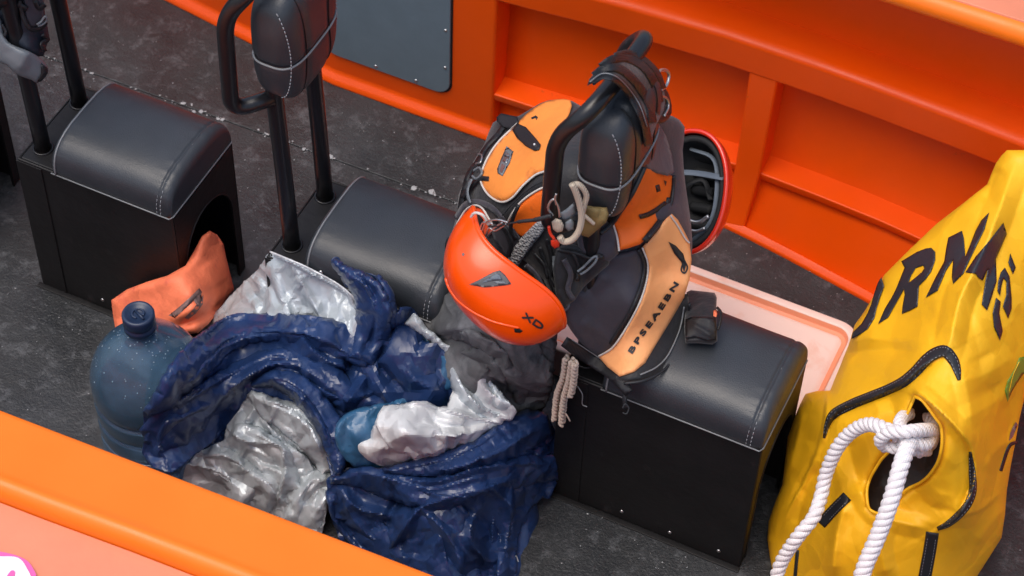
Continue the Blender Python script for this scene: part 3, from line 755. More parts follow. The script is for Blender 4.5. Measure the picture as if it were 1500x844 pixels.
# ================================================================== RAINWEAR
def tins(bb, seed, ang=.4, a=(.012, .007, .0028), cells=(58, 25, 11.5), st=1.6):
    k = (1.4, 1.6, 1.5)
    return [(Tin(bb, c, seed+i, ang+i*.35, st), a[i]*k[i]) for i, c in enumerate(cells)]
# silver sheet hanging from the middle seat
sh = empty('silver_tarpaulin', (-1.0, -.06, .02), 'crinkled silver tarpaulin propped against the left end of the middle seat, behind the navy coat', 'tarpaulin')
S_sh = Surf([(395, 369, 'z', .425), (413, 377, 'y', -.02), (491, 414, 'y', -.02), (526, 447, 'y', -.04), (518, 472, 'y', -.07), (452, 470, 'y', -.07), (400, 430, 'y', -.03), (342, 428, 'z', .22), (300, 478, 'z', .17), (335, 480, 'z', .24), (380, 500, 'z', .28), (450, 520, 'z', .26)],
            strokes=[([(400, 375), (440, 395), (500, 425), (525, 455)], .012, 7, 'stepr'), ([(372, 402), (390, 440), (430, 470)], .014, 8, 'ridge'), ([(396, 375), (400, 400), (418, 450), (420, 480)], .016, 9, 'ridge'), ([(430, 392), (450, 430), (480, 480)], .014, 8, 'ridge'), ([(350, 430), (375, 445), (400, 480)], .012, 8, 'ridge'), ([(382, 420), (384, 450), (370, 480)], -.012, 7, 'gauss'), ([(320, 465), (360, 440), (380, 415)], .01, 7, 'ridge')],
            tins=tins((280, 360, 540, 530), 11, 1.0, (.012, .008, .003)))
cloth_sheet('silver_sheet', [(292, 486), (318, 455), (342, 428), (358, 412), (374, 398), (388, 380), (396, 369), (413, 376), (432, 384), (452, 393), (472, 403), (491, 414), (503, 422), (514, 432), (524, 445), (530, 460), (540, 500), (520, 530), (400, 530), (320, 515)], S_sh, M['silver'], sh, step=2.7, grow=.07, bend_=1., soft=.08, edge_w=.9, off=-.03)
cord('hem', [(396, 369), (413, 376), (432, 384), (452, 393), (491, 414), (514, 432), (525, 446)], .0022, S_sh, M['silverlt'], sh, off=.001)
mesh('screw', *screw_data(W(470, 399, y=-.004), (0, -1, 0), .005), M['screw'], sh)

# navy coat with silver lining, left and centre
nv = empty('navy_raincoat', (-.9, -.22, .0), 'crumpled navy raincoat with silver lining heaped between the water jug and orange helmet', 'raincoat')
BBN = (200, 370, 840, 850)
# heap beneath (same cloth, seen in gaps)
S_h = Surf([(209, 600, 'z', .08), (248, 700, 'z', .0), (300, 540, 'z', .16), (400, 480, 'z', .22), (520, 470, 'y', -.04), (600, 480, 'y', -.04), (665, 560, 'y', -.06), (500, 600, 'z', .2), (360, 650, 'z', .1), (480, 760, 'z', .0), (600, 650, 'z', .2), (760, 640, 'z', .12), (810, 700, 'z', .02), (640, 830, 'z', .0), (750, 830, 'z', .0)], tins=tins(BBN, 21, .5, (.014, .01, .003)))
cloth_sheet('under_layer', [(232, 590), (300, 530), (400, 490), (520, 480), (600, 480), (655, 540), (740, 610), (800, 640), (800, 720), (740, 770), (740, 850), (620, 850), (480, 780), (330, 730), (240, 690)], S_h, M['navy'], nv, step=4.5, grow=.25, off=-.02)
S_n1 = Surf([(485, 381, 'y', -.03), (497, 378, 'y', -.02), (557, 404, 'y', -.03), (574, 463, 'y', -.05), (530, 470, 'z', .37), (382, 461, 'z', .30), (335, 475, 'z', .26), (238, 565, 'y', -.375), (275, 530, 'y', -.30), (209, 600, 'y', -.40), (207, 660, 'y', -.415), (248, 690, 'y', -.42), (300, 640, 'z', .16), (330, 620, 'z', .13), (380, 540, 'z', .27), (450, 520, 'z', .33), (400, 580, 'z', .24), (520, 560, 'z', .30), (495, 685, 'z', .18), (470, 640, 'z', .2), (568, 595, 'z', .26), (650, 570, 'z', .26), (600, 480, 'z', .34), (660, 535, 'z', .31), (620, 530, 'z', .29)],
    strokes=[([(237, 567), (290, 535), (345, 508), (400, 492), (455, 500)], 0.0310, 11, 'ridge'),
             ([(212, 603), (260, 588), (310, 560), (360, 535), (410, 527), (450, 535)], 0.0403, 10, 'step'),
             ([(228, 640), (270, 610), (320, 585), (352, 568)], 0.0341, 10, 'ridge'),
             ([(401, 545), (430, 572), (455, 610), (478, 650), (492, 684)], 0.0403, 10, 'stepr'),
             ([(382, 465), (420, 478), (470, 478), (520, 470)], 0.0310, 10, 'ridge'),
             ([(440, 475), (452, 508), (490, 532), (540, 546)], 0.0310, 9, 'ridge'),
             ([(532, 402), (530, 430), (524, 460), (505, 500), (470, 515)], 0.0465, 11, 'ridge'),
             ([(556, 408), (553, 440), (545, 480), (560, 520)], 0.0341, 9, 'ridge'),
             ([(487, 386), (500, 404), (520, 415)], 0.0217, 6, 'ridge'),
             ([(600, 475), (616, 505), (618, 545), (590, 580), (540, 600)], 0.0372, 10, 'ridge'),
             ([(640, 512), (655, 545), (640, 570)], 0.0217, 9, 'ridge'),
             ([(575, 480), (560, 520), (530, 560), (500, 600)], 0.0341, 10, 'ridge'),
             ([(455, 560), (490, 580), (530, 580), (570, 560)], 0.0279, 9, 'ridge'),
             ([(310, 520), (360, 490), (410, 480)], -0.0279, 8, 'gauss'),
             ([(290, 575), (340, 548), (400, 538)], -0.0217, 7, 'gauss'),
             ([(540, 490), (520, 530), (480, 560)], -0.0341, 10, 'gauss'),
             ([(232, 670), (240, 630), (262, 606)], 0.0279, 9, 'ridge'), ([(215, 650), (222, 620)], 0.0217, 7, 'ridge')],
    tins=tins(BBN, 31, .55, (.014, .007, .002)))
nvo = [(484, 381), (490, 376), (497, 377), (503, 392), (507, 397), (512, 391), (530, 397), (548, 402), (558, 405), (560, 425), (562, 443), (574, 463), (594, 457), (600, 466), (597, 480), (612, 488), (628, 500), (648, 516), (662, 532), (666, 548), (664, 567), (654, 574), (625, 582), (590, 592), (566, 598), (540, 604), (515, 618), (500, 640), (500, 665), (498, 700), (485, 698), (474, 655), (464, 628), (446, 604), (420, 592), (392, 580), (368, 572), (352, 596), (334, 626), (312, 648), (284, 668), (266, 684), (250, 694), (222, 684), (207, 664), (211, 640), (209, 602), (224, 590), (236, 567), (262, 542), (290, 512), (318, 486), (340, 473), (366, 462), (400, 459), (450, 461), (490, 468), (518, 470), (527, 455), (532, 440), (530, 425), (522, 428), (505, 420), (498, 405)]
cloth_sheet('navy_shell', nvo, S_n1, M['navy'], nv, step=2.6, grow=.05, bend_=.6, soft=.1, edge_w=.8)
S_n0 = Surf(list(zip(*[S_n1.P[:, 0], S_n1.P[:, 1], ['t']*len(S_n1.P), S_n1(S_n1.P, False)])))
NV = M['navy']
band('navy_fold', [(560, 474), (588, 505), (604, 545), (575, 580), (522, 600)], [50, 80, 96, 76, 44], S_n0, NV, nv, .008, .03, 1, nr=8, amp=0.0150)
band('navy_fold', [(218, 650), (255, 624), (300, 592), (345, 558), (395, 530), (440, 534), (485, 560), (517, 592)], [50, 74, 58, 50, 36, 36, 50, 40], S_n0, NV, nv, .022, .04, 2, nr=7, amp=0.0137)
band('navy_fold', [(366, 566), (392, 556), (420, 560), (450, 580), (478, 618), (492, 656), (496, 696)], [8, 26, 36, 42, 44, 36, 12], S_n0, NV, nv, .042, .035, 3, nr=6, amp=0.0112)
band('navy_fold', [(214, 606), (240, 585), (266, 552), (300, 517), (345, 486), (400, 480), (455, 486), (505, 500), (548, 522)], [12, 36, 50, 54, 48, 42, 46, 58, 40], S_n0, NV, nv, .056, .045, 4, nr=8, amp=0.0137)
band('navy_fold', [(487, 383), (505, 398), (530, 418), (545, 446), (544, 486), (528, 530)], [12, 22, 40, 52, 54, 40], S_n0, NV, nv, .07, .04, 5, nr=6, amp=0.0137)
band('navy_fold', [(552, 404), (566, 430), (572, 458), (580, 480)], [10, 22, 22, 16], S_n0, NV, nv, .03, .02, 6, nr=3)
band('navy_fold', [(575, 470), (598, 462), (620, 490), (622, 530), (600, 566)], [16, 26, 30, 34, 24], S_n0, NV, nv, .045, .03, 7, nr=4)
S_in = Surf([(570, 480, 'y', -.01), (640, 530, 'y', -.02), (560, 590, 'z', .24), (660, 575, 'z', .24), (600, 540, 'z', .25)], tins=tins(BBN, 41, .2, (.01, .007, .003)))
# silver lining showing low in the middle
S_c = Surf([(362, 572, 'z', .22), (404, 596, 'z', .21), (444, 608, 'z', .2), (472, 648, 'z', .17), (480, 692, 'z', .12), (494, 700, 'z', .12), (478, 740, 'z', .08), (472, 775, 'z', .03), (400, 748, 'z', .03), (280, 704, 'z', .02), (248, 692, 'z', .0), (288, 664, 'z', .09), (332, 624, 'z', .15), (380, 650, 'z', .14), (420, 680, 'z', .13)],
    strokes=[([(376, 588), (420, 606), (452, 630), (474, 676)], .024, 16, 'tent'), ([(404, 600), (395, 622), (420, 650), (455, 680)], .018, 7, 'step'), ([(364, 575), (372, 600), (350, 625), (335, 650)], .018, 14, 'tent'),
             ([(335, 628), (352, 645), (375, 650), (410, 655), (415, 690)], .022, 7, 'stepr'), ([(288, 668), (330, 672), (360, 690), (395, 712), (400, 728)], .022, 16, 'tent'), ([(252, 690), (290, 684), (330, 700), (352, 728)], .018, 14, 'tent'),
             ([(490, 700), (468, 700), (445, 720), (425, 745)], .020, 14, 'tent'), ([(480, 720), (465, 745), (455, 765)], .016, 12, 'tent'), ([(420, 680), (412, 715), (405, 740)], .018, 7, 'stepr'), ([(330, 655), (365, 664), (395, 680), (440, 690)], -.020, 6, 'gauss'), ([(395, 640), (440, 662), (470, 690)], -.018, 5, 'gauss'), ([(355, 640), (362, 655), (350, 668)], .012, 8, 'tent')],
    tins=tins((240, 560, 500, 790), 51, .3, (.012, .007, .002), (48, 24, 12)))
cloth_sheet('silver_lining', [(362, 571), (376, 586), (404, 594), (428, 600), (446, 607), (462, 626), (474, 650), (480, 690), (494, 694), (492, 704), (482, 704), (480, 740), (474, 776), (466, 800), (400, 790), (300, 740), (244, 696), (262, 684), (288, 664), (312, 652), (328, 644), (330, 630), (334, 620), (350, 600)], S_c, M['silver'], nv, step=2.6, grow=.12, bend_=.6, soft=.08, edge_w=.8)
SV = M['silver']
band('silver_fold', [(262, 692), (310, 684), (355, 704), (405, 738)], [14, 40, 50, 44], S_c, SV, nv, .012, .03, 11, nr=6, amp=0.0125)
band('silver_fold', [(440, 770), (452, 735), (474, 706), (494, 698)], [60, 66, 40, 12], S_c, SV, nv, .016, .03, 12, nr=7, amp=0.0125)
band('silver_fold', [(336, 634), (366, 648), (402, 676), (428, 722)], [34, 54, 56, 34], S_c, SV, nv, .026, .035, 13, nr=7, amp=0.0125)
band('silver_fold', [(364, 574), (390, 594), (428, 614), (458, 646), (480, 692)], [12, 36, 50, 44, 20], S_c, SV, nv, .036, .035, 14, nr=7, amp=0.0125)
# teal hood with the pale silver roll lying in it
S_t = Surf([(493, 634, 'z', .25), (529, 600, 'z', .27), (600, 590, 'z', .27), (661, 572, 'z', .28), (512, 679, 'z', .18), (560, 682, 'z', .16), (540, 640, 'z', .26), (700, 640, 'z', .2)], strokes=[([(497, 655), (500, 625), (525, 605), (570, 595)], .014, 9, 'gauss')], tins=tins(BBN, 61, .2, (.006, .004, .002)))
cloth_sheet('teal_hood', [(492, 640), (495, 622), (508, 608), (530, 598), (563, 590), (600, 580), (640, 572), (668, 568), (690, 600), (700, 650), (640, 680), (560, 688), (520, 684), (500, 664)], S_t, M['teal'], nv, step=2.8, grow=.08, bend_=1., soft=.08, edge_w=.8, drop=.03, ew=14, off=.02, curve=2)
S_l = Surf([(574, 480, 'z', .34), (640, 520, 'z', .345), (664, 545, 'z', .34), (655, 572, 'z', .30), (610, 570, 'z', .3), (590, 520, 'z', .31)], strokes=[([(600, 480), (640, 515), (662, 540)], .012, 6, 'gauss')], tins=tins(BBN, 66, .2, (.006, .004, .002)))
cloth_sheet('teal_collar', [(578, 470), (590, 468), (612, 486), (640, 508), (660, 528), (667, 545), (664, 565), (650, 574), (630, 576), (626, 560), (627, 535), (618, 510), (600, 488)], S_l, M['teal'], nv, step=2.8, grow=.08, bend_=1., soft=.08, edge_w=.8, drop=.012, ew=8, off=.03, curve=2)
S_e = Surf([(518, 651, 'z', .24), (538, 640, 'z', .27), (565, 598, 'z', .31), (625, 589, 'z', .33), (590, 630, 'z', .34), (664, 544, 'z', .34), (700, 530, 'y', -.06), (715, 561, 'y', -.05), (752, 600, 'y', -.06), (737, 617, 'z', .26), (731, 640, 'z', .22), (692, 656, 'z', .24), (625, 676, 'z', .22), (568, 682, 'z', .18), (660, 620, 'z', .32)],
    strokes=[([(520, 655), (545, 662), (590, 640), (640, 640), (700, 640)], .016, 16, 'tent'), ([(560, 600), (555, 625), (575, 655), (600, 658)], .016, 6, 'stepr'), ([(590, 594), (640, 596), (690, 610), (736, 618)], .022, 7, 'stepr'), ([(660, 535), (680, 570), (710, 600), (742, 612)], .024, 7, 'step'), ([(655, 545), (690, 552), (715, 575), (750, 600)], .02, 14, 'tent'), ([(640, 650), (680, 635), (725, 625)], .018, 12, 'tent'), ([(600, 670), (660, 655), (700, 650)], .014, 12, 'tent'), ([(680, 590), (695, 605), (730, 610)], -.02, 6, 'gauss'), ([(625, 612), (665, 625), (700, 622)], -.014, 6, 'gauss')],
    tins=tins((500, 510, 770, 700), 71, .1, (.010, .006, .0018), (44, 24, 12)))
cloth_sheet('silver_roll', [(517, 651), (528, 644), (540, 640), (548, 622), (556, 604), (562, 594), (585, 592), (605, 588), (625, 588), (642, 596), (655, 594), (663, 575), (666, 552), (655, 530), (668, 527), (690, 530), (706, 538), (714, 546), (714, 560), (722, 575), (737, 588), (750, 594), (756, 604), (750, 614), (738, 619), (732, 632), (720, 645), (692, 656), (660, 664), (625, 674), (590, 680), (562, 682), (540, 674), (526, 664)], S_e, M['silverlt'], nv, step=2.6, grow=.08, bend_=.6, soft=.08, edge_w=.8, off=.03, drop=.03, ew=12)
band('silver_hem', [(600, 466), (625, 488), (650, 508), (676, 530), (700, 555), (722, 582), (744, 604)], [22, 12, 12, 22, 28, 30, 24], S_e, M['silver'], nv, .02, .016, 31, nr=4, amp=.006)
band('silver_hem', [(662, 535), (672, 560), (690, 585), (715, 605), (735, 612)], [14, 26, 26, 22, 12], S_e, M['silver'], nv, .034, .02, 32, nr=4, amp=.006)
relief('hem_corner', [(586, 470), (604, 462), (620, 468), (624, 488), (612, 486)], S_l, M['silverlt'], nv, thick=.004, ew=5, off=.012, step=4)
tube('snap_button', [W(503, 394, y=-.045), W(503, 394, y=-.05)], .005, M['silverlt'], nv, smooth_path=False)
# second navy garment, front right
nv2 = empty('navy_rain_trousers', (-.6, -.15, 0), 'crumpled navy rain trousers spilling over the deck in front, below the pale silver roll', 'rain trousers')
S_n2 = Surf([(479, 701, 'z', .16), (512, 685, 'z', .18), (563, 685, 'z', .2), (636, 668, 'z', .24), (720, 650, 'z', .24), (748, 617, 'z', .24), (793, 606, 'z', .22), (816, 634, 'z', .17), (820, 685, 'z', .08), (790, 738, 'z', .03), (760, 780, 'z', .02), (756, 844, 'z', .0), (640, 850, 'z', .04), (560, 800, 'z', .04), (500, 770, 'z', .04), (600, 740, 'z', .16), (680, 730, 'z', .2), (660, 790, 'z', .13), (740, 690, 'z', .19)],
    strokes=[([(481, 703), (520, 694), (560, 697), (608, 716), (670, 728), (737, 708), (804, 684)], 0.0403, 10, 'step'), ([(492, 712), (520, 742), (550, 752), (600, 757)], 0.0341, 9, 'ridge'), ([(566, 812), (592, 775), (619, 746), (670, 728)], 0.0434, 9, 'ridge'), ([(619, 748), (645, 772), (664, 800), (681, 844)], 0.0310, 9, 'ridge'), ([(715, 707), (740, 735), (758, 760)], 0.0279, 9, 'ridge'), ([(748, 715), (745, 765), (740, 820)], 0.0279, 9, 'ridge'), ([(645, 690), (690, 664), (737, 640), (790, 612)], 0.0403, 10, 'ridge'), ([(560, 690), (620, 684), (655, 700), (700, 680), (760, 665), (812, 655)], 0.0310, 9, 'ridge'), ([(500, 730), (530, 775), (560, 800)], 0.0279, 9, 'ridge'), ([(700, 740), (690, 790), (720, 830)], 0.0310, 9, 'ridge'), ([(600, 715), (580, 740), (560, 775)], -0.0310, 9, 'gauss'), ([(690, 700), (740, 690), (790, 672)], -0.0310, 8, 'gauss'), ([(660, 745), (700, 760), (735, 800)], -0.0279, 9, 'gauss'), ([(530, 705), (570, 722), (610, 735)], -0.0310, 8, 'gauss')],
    tins=tins(BBN, 81, -.3, (.014, .008, .0022)))
cloth_sheet('navy_cloth', [(478, 702), (490, 692), (512, 684), (540, 688), (563, 684), (600, 678), (636, 667), (680, 660), (720, 650), (735, 630), (748, 617), (770, 614), (793, 604), (806, 616), (815, 634), (814, 655), (820, 674), (824, 690), (812, 716), (806, 732), (794, 730), (782, 742), (768, 760), (760, 786), (756, 815), (764, 844), (762, 880), (640, 880), (560, 830), (500, 800), (486, 760), (480, 730)], S_n2, M['navy'], nv2, step=2.6, grow=.05, bend_=.6, soft=.1, edge_w=.8)
S_m0 = Surf(list(zip(*[S_n2.P[:, 0], S_n2.P[:, 1], ['t']*len(S_n2.P), S_n2(S_n2.P, False)])))
band('navy_fold', [(488, 712), (512, 752), (556, 800), (590, 826)], [26, 58, 60, 50], S_m0, NV, nv2, .012, .03, 21, nr=6, amp=0.0150)
band('navy_fold', [(730, 700), (752, 760), (742, 830), (740, 870)], [60, 76, 60, 50], S_m0, NV, nv2, .012, .04, 22, nr=7, amp=0.0150)
band('navy_fold', [(625, 735), (648, 780), (640, 840), (650, 890)], [60, 100, 130, 130], S_m0, NV, nv2, .026, .035, 23, nr=5, amp=0.0125)
band('navy_fold', [(482, 704), (530, 700), (580, 712), (630, 722), (690, 706), (760, 690), (818, 684)], [10, 34, 46, 50, 56, 52, 40], S_m0, NV, nv2, .034, .04, 24, nr=8, amp=0.0137)
band('navy_fold', [(560, 690), (620, 684), (680, 672), (735, 650), (775, 628), (806, 622)], [10, 30, 44, 56, 60, 30], S_m0, NV, nv2, .055, .04, 25, nr=7, amp=0.0137)
cord('hem', [(735, 846), (748, 828), (756, 815), (764, 844)], .0016, S_n2, M['silver'], nv2)

# ================================================================== DARK GREY SACK UNDER THE HELMET
sk_ = empty('grey_sack', (-.6, .0, .0), 'weathered dark grey sack with a black rolled opening, directly beneath the orange helmet', 'sack')
S_s = Surf([(616, 462, 'y', .04), (640, 420, 'y', .08), (625, 500, 'y', .02), (700, 470, 'y', -.06), (806, 500, 'y', .0), (806, 560, 'y', -.01), (774, 604, 'z', .2), (740, 610, 'z', .18), (700, 570, 'y', -.06), (660, 530, 'y', -.04)],
    strokes=[([(640, 500), (660, 490), (700, 496), (740, 525), (760, 575)], .022, 8, 'gauss'), ([(655, 515), (690, 520), (710, 545)], .012, 6, 'gauss'), ([(650, 500), (700, 530), (740, 590)], -.035, 14, 'gauss'), ([(620, 480), (640, 450), (660, 440)], .01, 8, 'gauss'), ([(760, 500), (790, 530), (796, 570)], .01, 8, 'gauss'), ([(705, 560), (715, 540), (735, 545), (735, 570)], .014, 7, 'gauss')],
    tins=[(Tin((600, 400, 830, 630), 46, 91, .9, 1.5), .012), (Tin((600, 400, 830, 630), 22, 92, .5, 1.5), .006)])
relief('sack_body', [(614, 462), (620, 445), (630, 428), (650, 410), (700, 400), (780, 430), (815, 470), (810, 540), (806, 580), (790, 606), (772, 614), (740, 622), (680, 600), (640, 560), (622, 510)], S_s, M['sack'], sk_, off=-.02, thick=.13, ew=26, drop=.05, step=3.4, curve=2)
cloth_sheet('sack_cloth', [(612, 464), (620, 444), (630, 428), (650, 408), (700, 400), (780, 430), (815, 468), (812, 540), (806, 580), (790, 606), (772, 616), (740, 624), (680, 604), (640, 562), (620, 512)], S_s, M['sack'], sk_, step=2.8, grow=.16, bend_=.6, soft=.08, edge_w=.9, drop=.05, ew=26, curve=2)
band('sack_fold', [(640, 498), (668, 488), (705, 500), (740, 528), (760, 566), (764, 602)], [10, 22, 26, 28, 30, 16], S_s, M['sack'], sk_, .018, .03, 41, nr=4, amp=.006)
band('sack_fold', [(668, 520), (700, 524), (724, 545), (735, 580)], [12, 30, 34, 16], S_s, M['sack'], sk_, .006, .025, 42, nr=4, amp=.008)
run_cloth(20)

# ================================================================== PACK AND BAG ON THE RIGHT SEAT
bp_ = empty('backpack', (-.62, .12, .5), 'orange and black backpack with a grey logo leaning on the left of the right backrest', 'backpack')
S_b = Surf([(735, 165, 'y', .34), (812, 148, 'y', .34), (845, 160, 'y', .30), (758, 200, 'y', .26), (706, 253, 'y', .17), (690, 240, 'y', .22), (672, 300, 'y', .15), (735, 290, 'y', .07), (780, 230, 'y', .14), (830, 220, 'y', .14), (820, 300, 'y', .06), (760, 330, 'y', .05), (665, 350, 'y', .1), (690, 400, 'y', .05), (760, 420, 'y', .02), (850, 400, 'y', .03)],
    strokes=[([(706, 268), (712, 290), (735, 300), (752, 292), (785, 258), (808, 248)], -.010, 6, 'gauss'), ([(700, 300), (740, 318), (760, 300)], .010, 9, 'gauss')],
    tins=[(Tin((650, 130, 870, 480), 40, 5), .004), (Tin((650, 130, 870, 480), 16, 6), .0012)])
relief('pack_body', [(722, 180), (740, 172), (760, 170), (790, 152), (812, 146), (838, 148), (860, 170), (868, 240), (870, 340), (860, 440), (820, 470), (740, 470), (690, 440), (664, 400), (660, 350), (668, 320), (672, 285), (684, 258), (694, 236), (710, 210)], S_b, M['black_nylon'], bp_, thick=.17, ew=26, drop=.035, off=-.006, step=4, curve=2)
lid = [(836, 147), (812, 146), (790, 153), (772, 166), (758, 180), (746, 193), (731, 207), (715, 230), (706, 252), (705, 268), (716, 286), (734, 296), (750, 290), (767, 271), (785, 256), (805, 246), (812, 216), (823, 188), (835, 165)]
ld = relief('lid_panel', lid, S_b, M['or_fab'], bp_, thick=.012, ew=10, drop=.006, off=.006, step=3.4, curve=2)
cord('cord_trim', [(758, 181), (731, 207), (715, 230), (706, 252), (705, 268), (716, 286), (734, 296), (750, 290), (767, 271), (785, 256), (805, 246), (812, 216)], .0022, S_b, M['ptrim'], bp_, off=.004)
relief('lower_panel', [(806, 272), (785, 281), (764, 297), (750, 315), (742, 330), (752, 345), (775, 350), (800, 340), (812, 300)], S_b, M['or_fab2'], bp_, thick=.01, ew=8, drop=.005, off=.006, step=3.5)
cord('cord_trim', [(808, 270), (785, 280), (763, 296), (749, 315), (742, 330)], .002, S_b, M['ptrim'], bp_, off=.006)
lg = relief('logo_plate', [(742, 214), (752, 222), (747, 238), (736, 258), (729, 254), (728, 248), (735, 230)], S_b, M['greyclip'], bp_, thick=.006, ew=3, off=.009, step=3.5)
for pg in ([(741, 222), (747, 226), (742, 240), (736, 236)], [(735, 240), (740, 243), (735, 253), (732, 250)]):
    relief('logo_facet', pg, S_b, M['steel'], lg, thick=.002, ew=2, off=.012, step=4)
relief('smudge', [(778, 172), (785, 169), (788, 172), (786, 176), (784, 173), (779, 175)], S_b, M['trim'], bp_, thick=.001, ew=2, off=.0068, step=3)
relief('strap_flap', [(727, 172), (734, 166), (758, 171), (760, 180), (748, 190), (736, 186), (728, 178)], S_b, M['web'], bp_, thick=.014, ew=4, off=.008, step=3.5)
relief('strap_tab', [(750, 190), (758, 181), (770, 186), (786, 204), (792, 212), (790, 219), (783, 221), (770, 214), (757, 202)], S_b, M['web'], bp_, thick=.012, ew=4, off=.014, step=3.5)
mesh('rivet', *screw_data(W(783, 212, t=float(S_b([(783, 212)])[0])-.016), -ray(783, 212), .003), M['steel'], bp_)
strip('side_strap', [(738, 184), (728, 198), (712, 215), (700, 236), (686, 255), (678, 285), (670, 322)], [8, 7, 6, 8, 6, 8, 6], S_b, M['web'], bp_, off=.006, thick=.008)
strip('side_strap', [(676, 290), (690, 272), (702, 262), (716, 262)], 7, S_b, M['web'], bp_, off=.012, thick=.008)
strip('side_strap', [(668, 320), (682, 300), (700, 296), (722, 306), (742, 330)], 9, S_b, M['char_nylon'], bp_, off=.010, thick=.008)
tube('buckle', on(S_b, [(694, 250), (702, 246), (706, 254), (698, 262), (692, 258)], .012), .0028, M['greyclip'], bp_, seg=6, smooth_path=False)
tube('buckle', on(S_b, [(700, 226), (706, 228), (704, 238), (697, 240)], .01), .0022, M['steel'], bp_, seg=6, smooth_path=False)
relief('side_pocket', [(684, 312), (694, 303), (706, 306), (716, 322), (726, 340), (700, 352), (680, 350), (668, 345)], S_b, M['orred_fab'], bp_, thick=.02, ew=7, drop=.008, off=.012, step=3.5)
cord('cord_trim', [(668, 330), (682, 308), (695, 301), (706, 305), (716, 320), (724, 334)], .002, S_b, M['ptrim'], bp_, off=.016)
relief('dark_patch', [(716, 330), (735, 326), (752, 334), (764, 350), (768, 372), (756, 385), (738, 372), (724, 352)], S_b, M['char_nylon'], bp_, thick=.012, ew=8, off=.012, step=4)
strip('grey_mesh_strap', [(798, 322), (786, 338), (770, 356), (756, 376), (750, 390)], [12, 18, 20, 20, 16], S_b, M['meshweb'], bp_, off=.03, thick=.006)
relief('pack_side', [(786, 340), (800, 330), (820, 340), (832, 380), (838, 420), (826, 452), (810, 440), (796, 410), (776, 388), (762, 378)], S_b, M['black_nylon'], bp_, thick=.03, ew=10, drop=.01, off=.02, step=3.5)
for k, pth in enumerate(([(800, 350), (808, 380), (806, 410), (818, 440)], [(812, 336), (820, 370), (818, 400)], [(790, 362), (800, 392), (812, 420)])):
    strip('side_strap', pth, 6, S_b, M['web'], bp_, off=.03, thick=.006)
strip('grey_strap', [(812, 375), (814, 400), (822, 422), (830, 446), (824, 456)], [6, 8, 9, 10, 6], S_b, M['greyclip'], bp_, off=.034, thick=.006)
strip('side_strap', [(672, 345), (664, 372), (655, 395), (652, 410)], 7, S_b, M['web'], bp_, off=.004, thick=.006)

PADO = [o for o in bpy.data.objects if o.name.startswith('back_pad') and abs(origin(o.parent)[0]+.43) < .01][0]
_pt = bvh_of(PADO)
def near_pad(L, mg=.0):
    out = []
    for (u, v, y_) in L:
        tt = depth(W(u, v, y=y_)); h_ = _pt.ray_cast(Vector(CP), Vector(ray(u, v)).normalized())
        if h_[0] is not None: tt = min(tt, depth(np.array(h_[0])))
        out.append((u, v, 't', tt-mg))
    return Surf(out)
for pth, w_0, mm in (([(760, 300), (752, 318), (748, 336), (756, 352)], 6, 'web'), ([(724, 322), (740, 338), (748, 358), (744, 376)], 7, 'web'), ([(770, 388), (786, 404), (798, 428), (812, 452)], 8, 'char_nylon'), ([(782, 372), (796, 388), (802, 408)], 5, 'web'), ([(690, 262), (684, 280), (688, 298)], 5, 'greyclip'), ([(668, 356), (658, 350), (654, 362), (660, 376)], 5, 'web')):
    strip('side_strap', pth, w_0, S_b, M[mm], bp_, off=.034, thick=.006)
cord('zip_line', [(808, 262), (786, 270), (766, 284), (748, 302), (736, 316)], .0016, S_b, M['trim'], bp_, off=.006)
# charcoal bag with orange bands and reflective lettering
wb = empty('waist_bag', (-.3, .1, .5), 'charcoal bag with a peach band of dark lettering draped over the right seat cushion', 'bag')
S_v = Surf([(851, 349, 'y', .06), (941, 362, 'y', .12), (984, 313, 'y', .2), (1013, 380, 'y', .2), (1008, 423, 'y', .16), (1000, 454, 'z', .54), (929, 544, 'z', .53), (910, 551, 'z', .52), (875, 521, 'z', .50), (843, 493, 'y', -.02), (828, 462, 'y', -.02), (930, 440, 'z', .645), (880, 430, 'z', .65), (970, 400, 'z', .64), (987, 257, 'y', .28), (943, 246, 'y', .24), (926, 284, 'y', .17), (907, 367, 'y', .09), (990, 180, 'y', .34), (1010, 300, 'y', .28), (955, 180, 'y', .25)],
    strokes=[([(947, 365), (953, 395), (945, 430), (922, 478), (880, 525)], .008, 8, 'stepr'), ([(850, 470), (880, 490), (900, 505)], .008, 9, 'gauss'), ([(843, 440), (870, 425), (890, 400)], .008, 9, 'gauss'), ([(860, 380), (855, 410), (870, 440)], -.010, 9, 'gauss')],
    tins=[(Tin((800, 150, 1040, 600), 46, 8), .006), (Tin((800, 150, 1040, 600), 20, 9), .002)])
relief('back_panel', [(944, 178), (960, 168), (985, 170), (1003, 186), (1000, 220), (1004, 270), (1010, 310), (1014, 350), (1012, 380), (1000, 420), (960, 440), (900, 400), (888, 350), (905, 310), (925, 270), (938, 225)], S_v, M['char_nylon'], wb, thick=.10, ew=16, drop=.02, off=-.012, step=4.5, curve=2)
relief('base_flap', [(1008, 430), (1010, 452), (1006, 478), (996, 508), (984, 530), (966, 547), (942, 558), (918, 562), (900, 556), (910, 500), (960, 440)], S_v, M['black_nylon'], wb, thick=.025, ew=8, drop=.01, off=-.006, step=4)
cord('piping', [(1010, 445), (1006, 478), (996, 508), (984, 530), (966, 547), (942, 558), (914, 562)], .003, S_v, M['trim'], wb, off=-.002)
cord('piping', [(1002, 450), (997, 478), (988, 502), (976, 524), (960, 539), (938, 549)], .0016, S_v, M['piping'], wb, off=.001)
relief('gusset', [(838, 318), (880, 300), (915, 300), (945, 330), (960, 370), (930, 390), (860, 385), (830, 360)], S_v, M['black_nylon'], wb, thick=.05, ew=10, drop=.015, off=-.012, step=4)
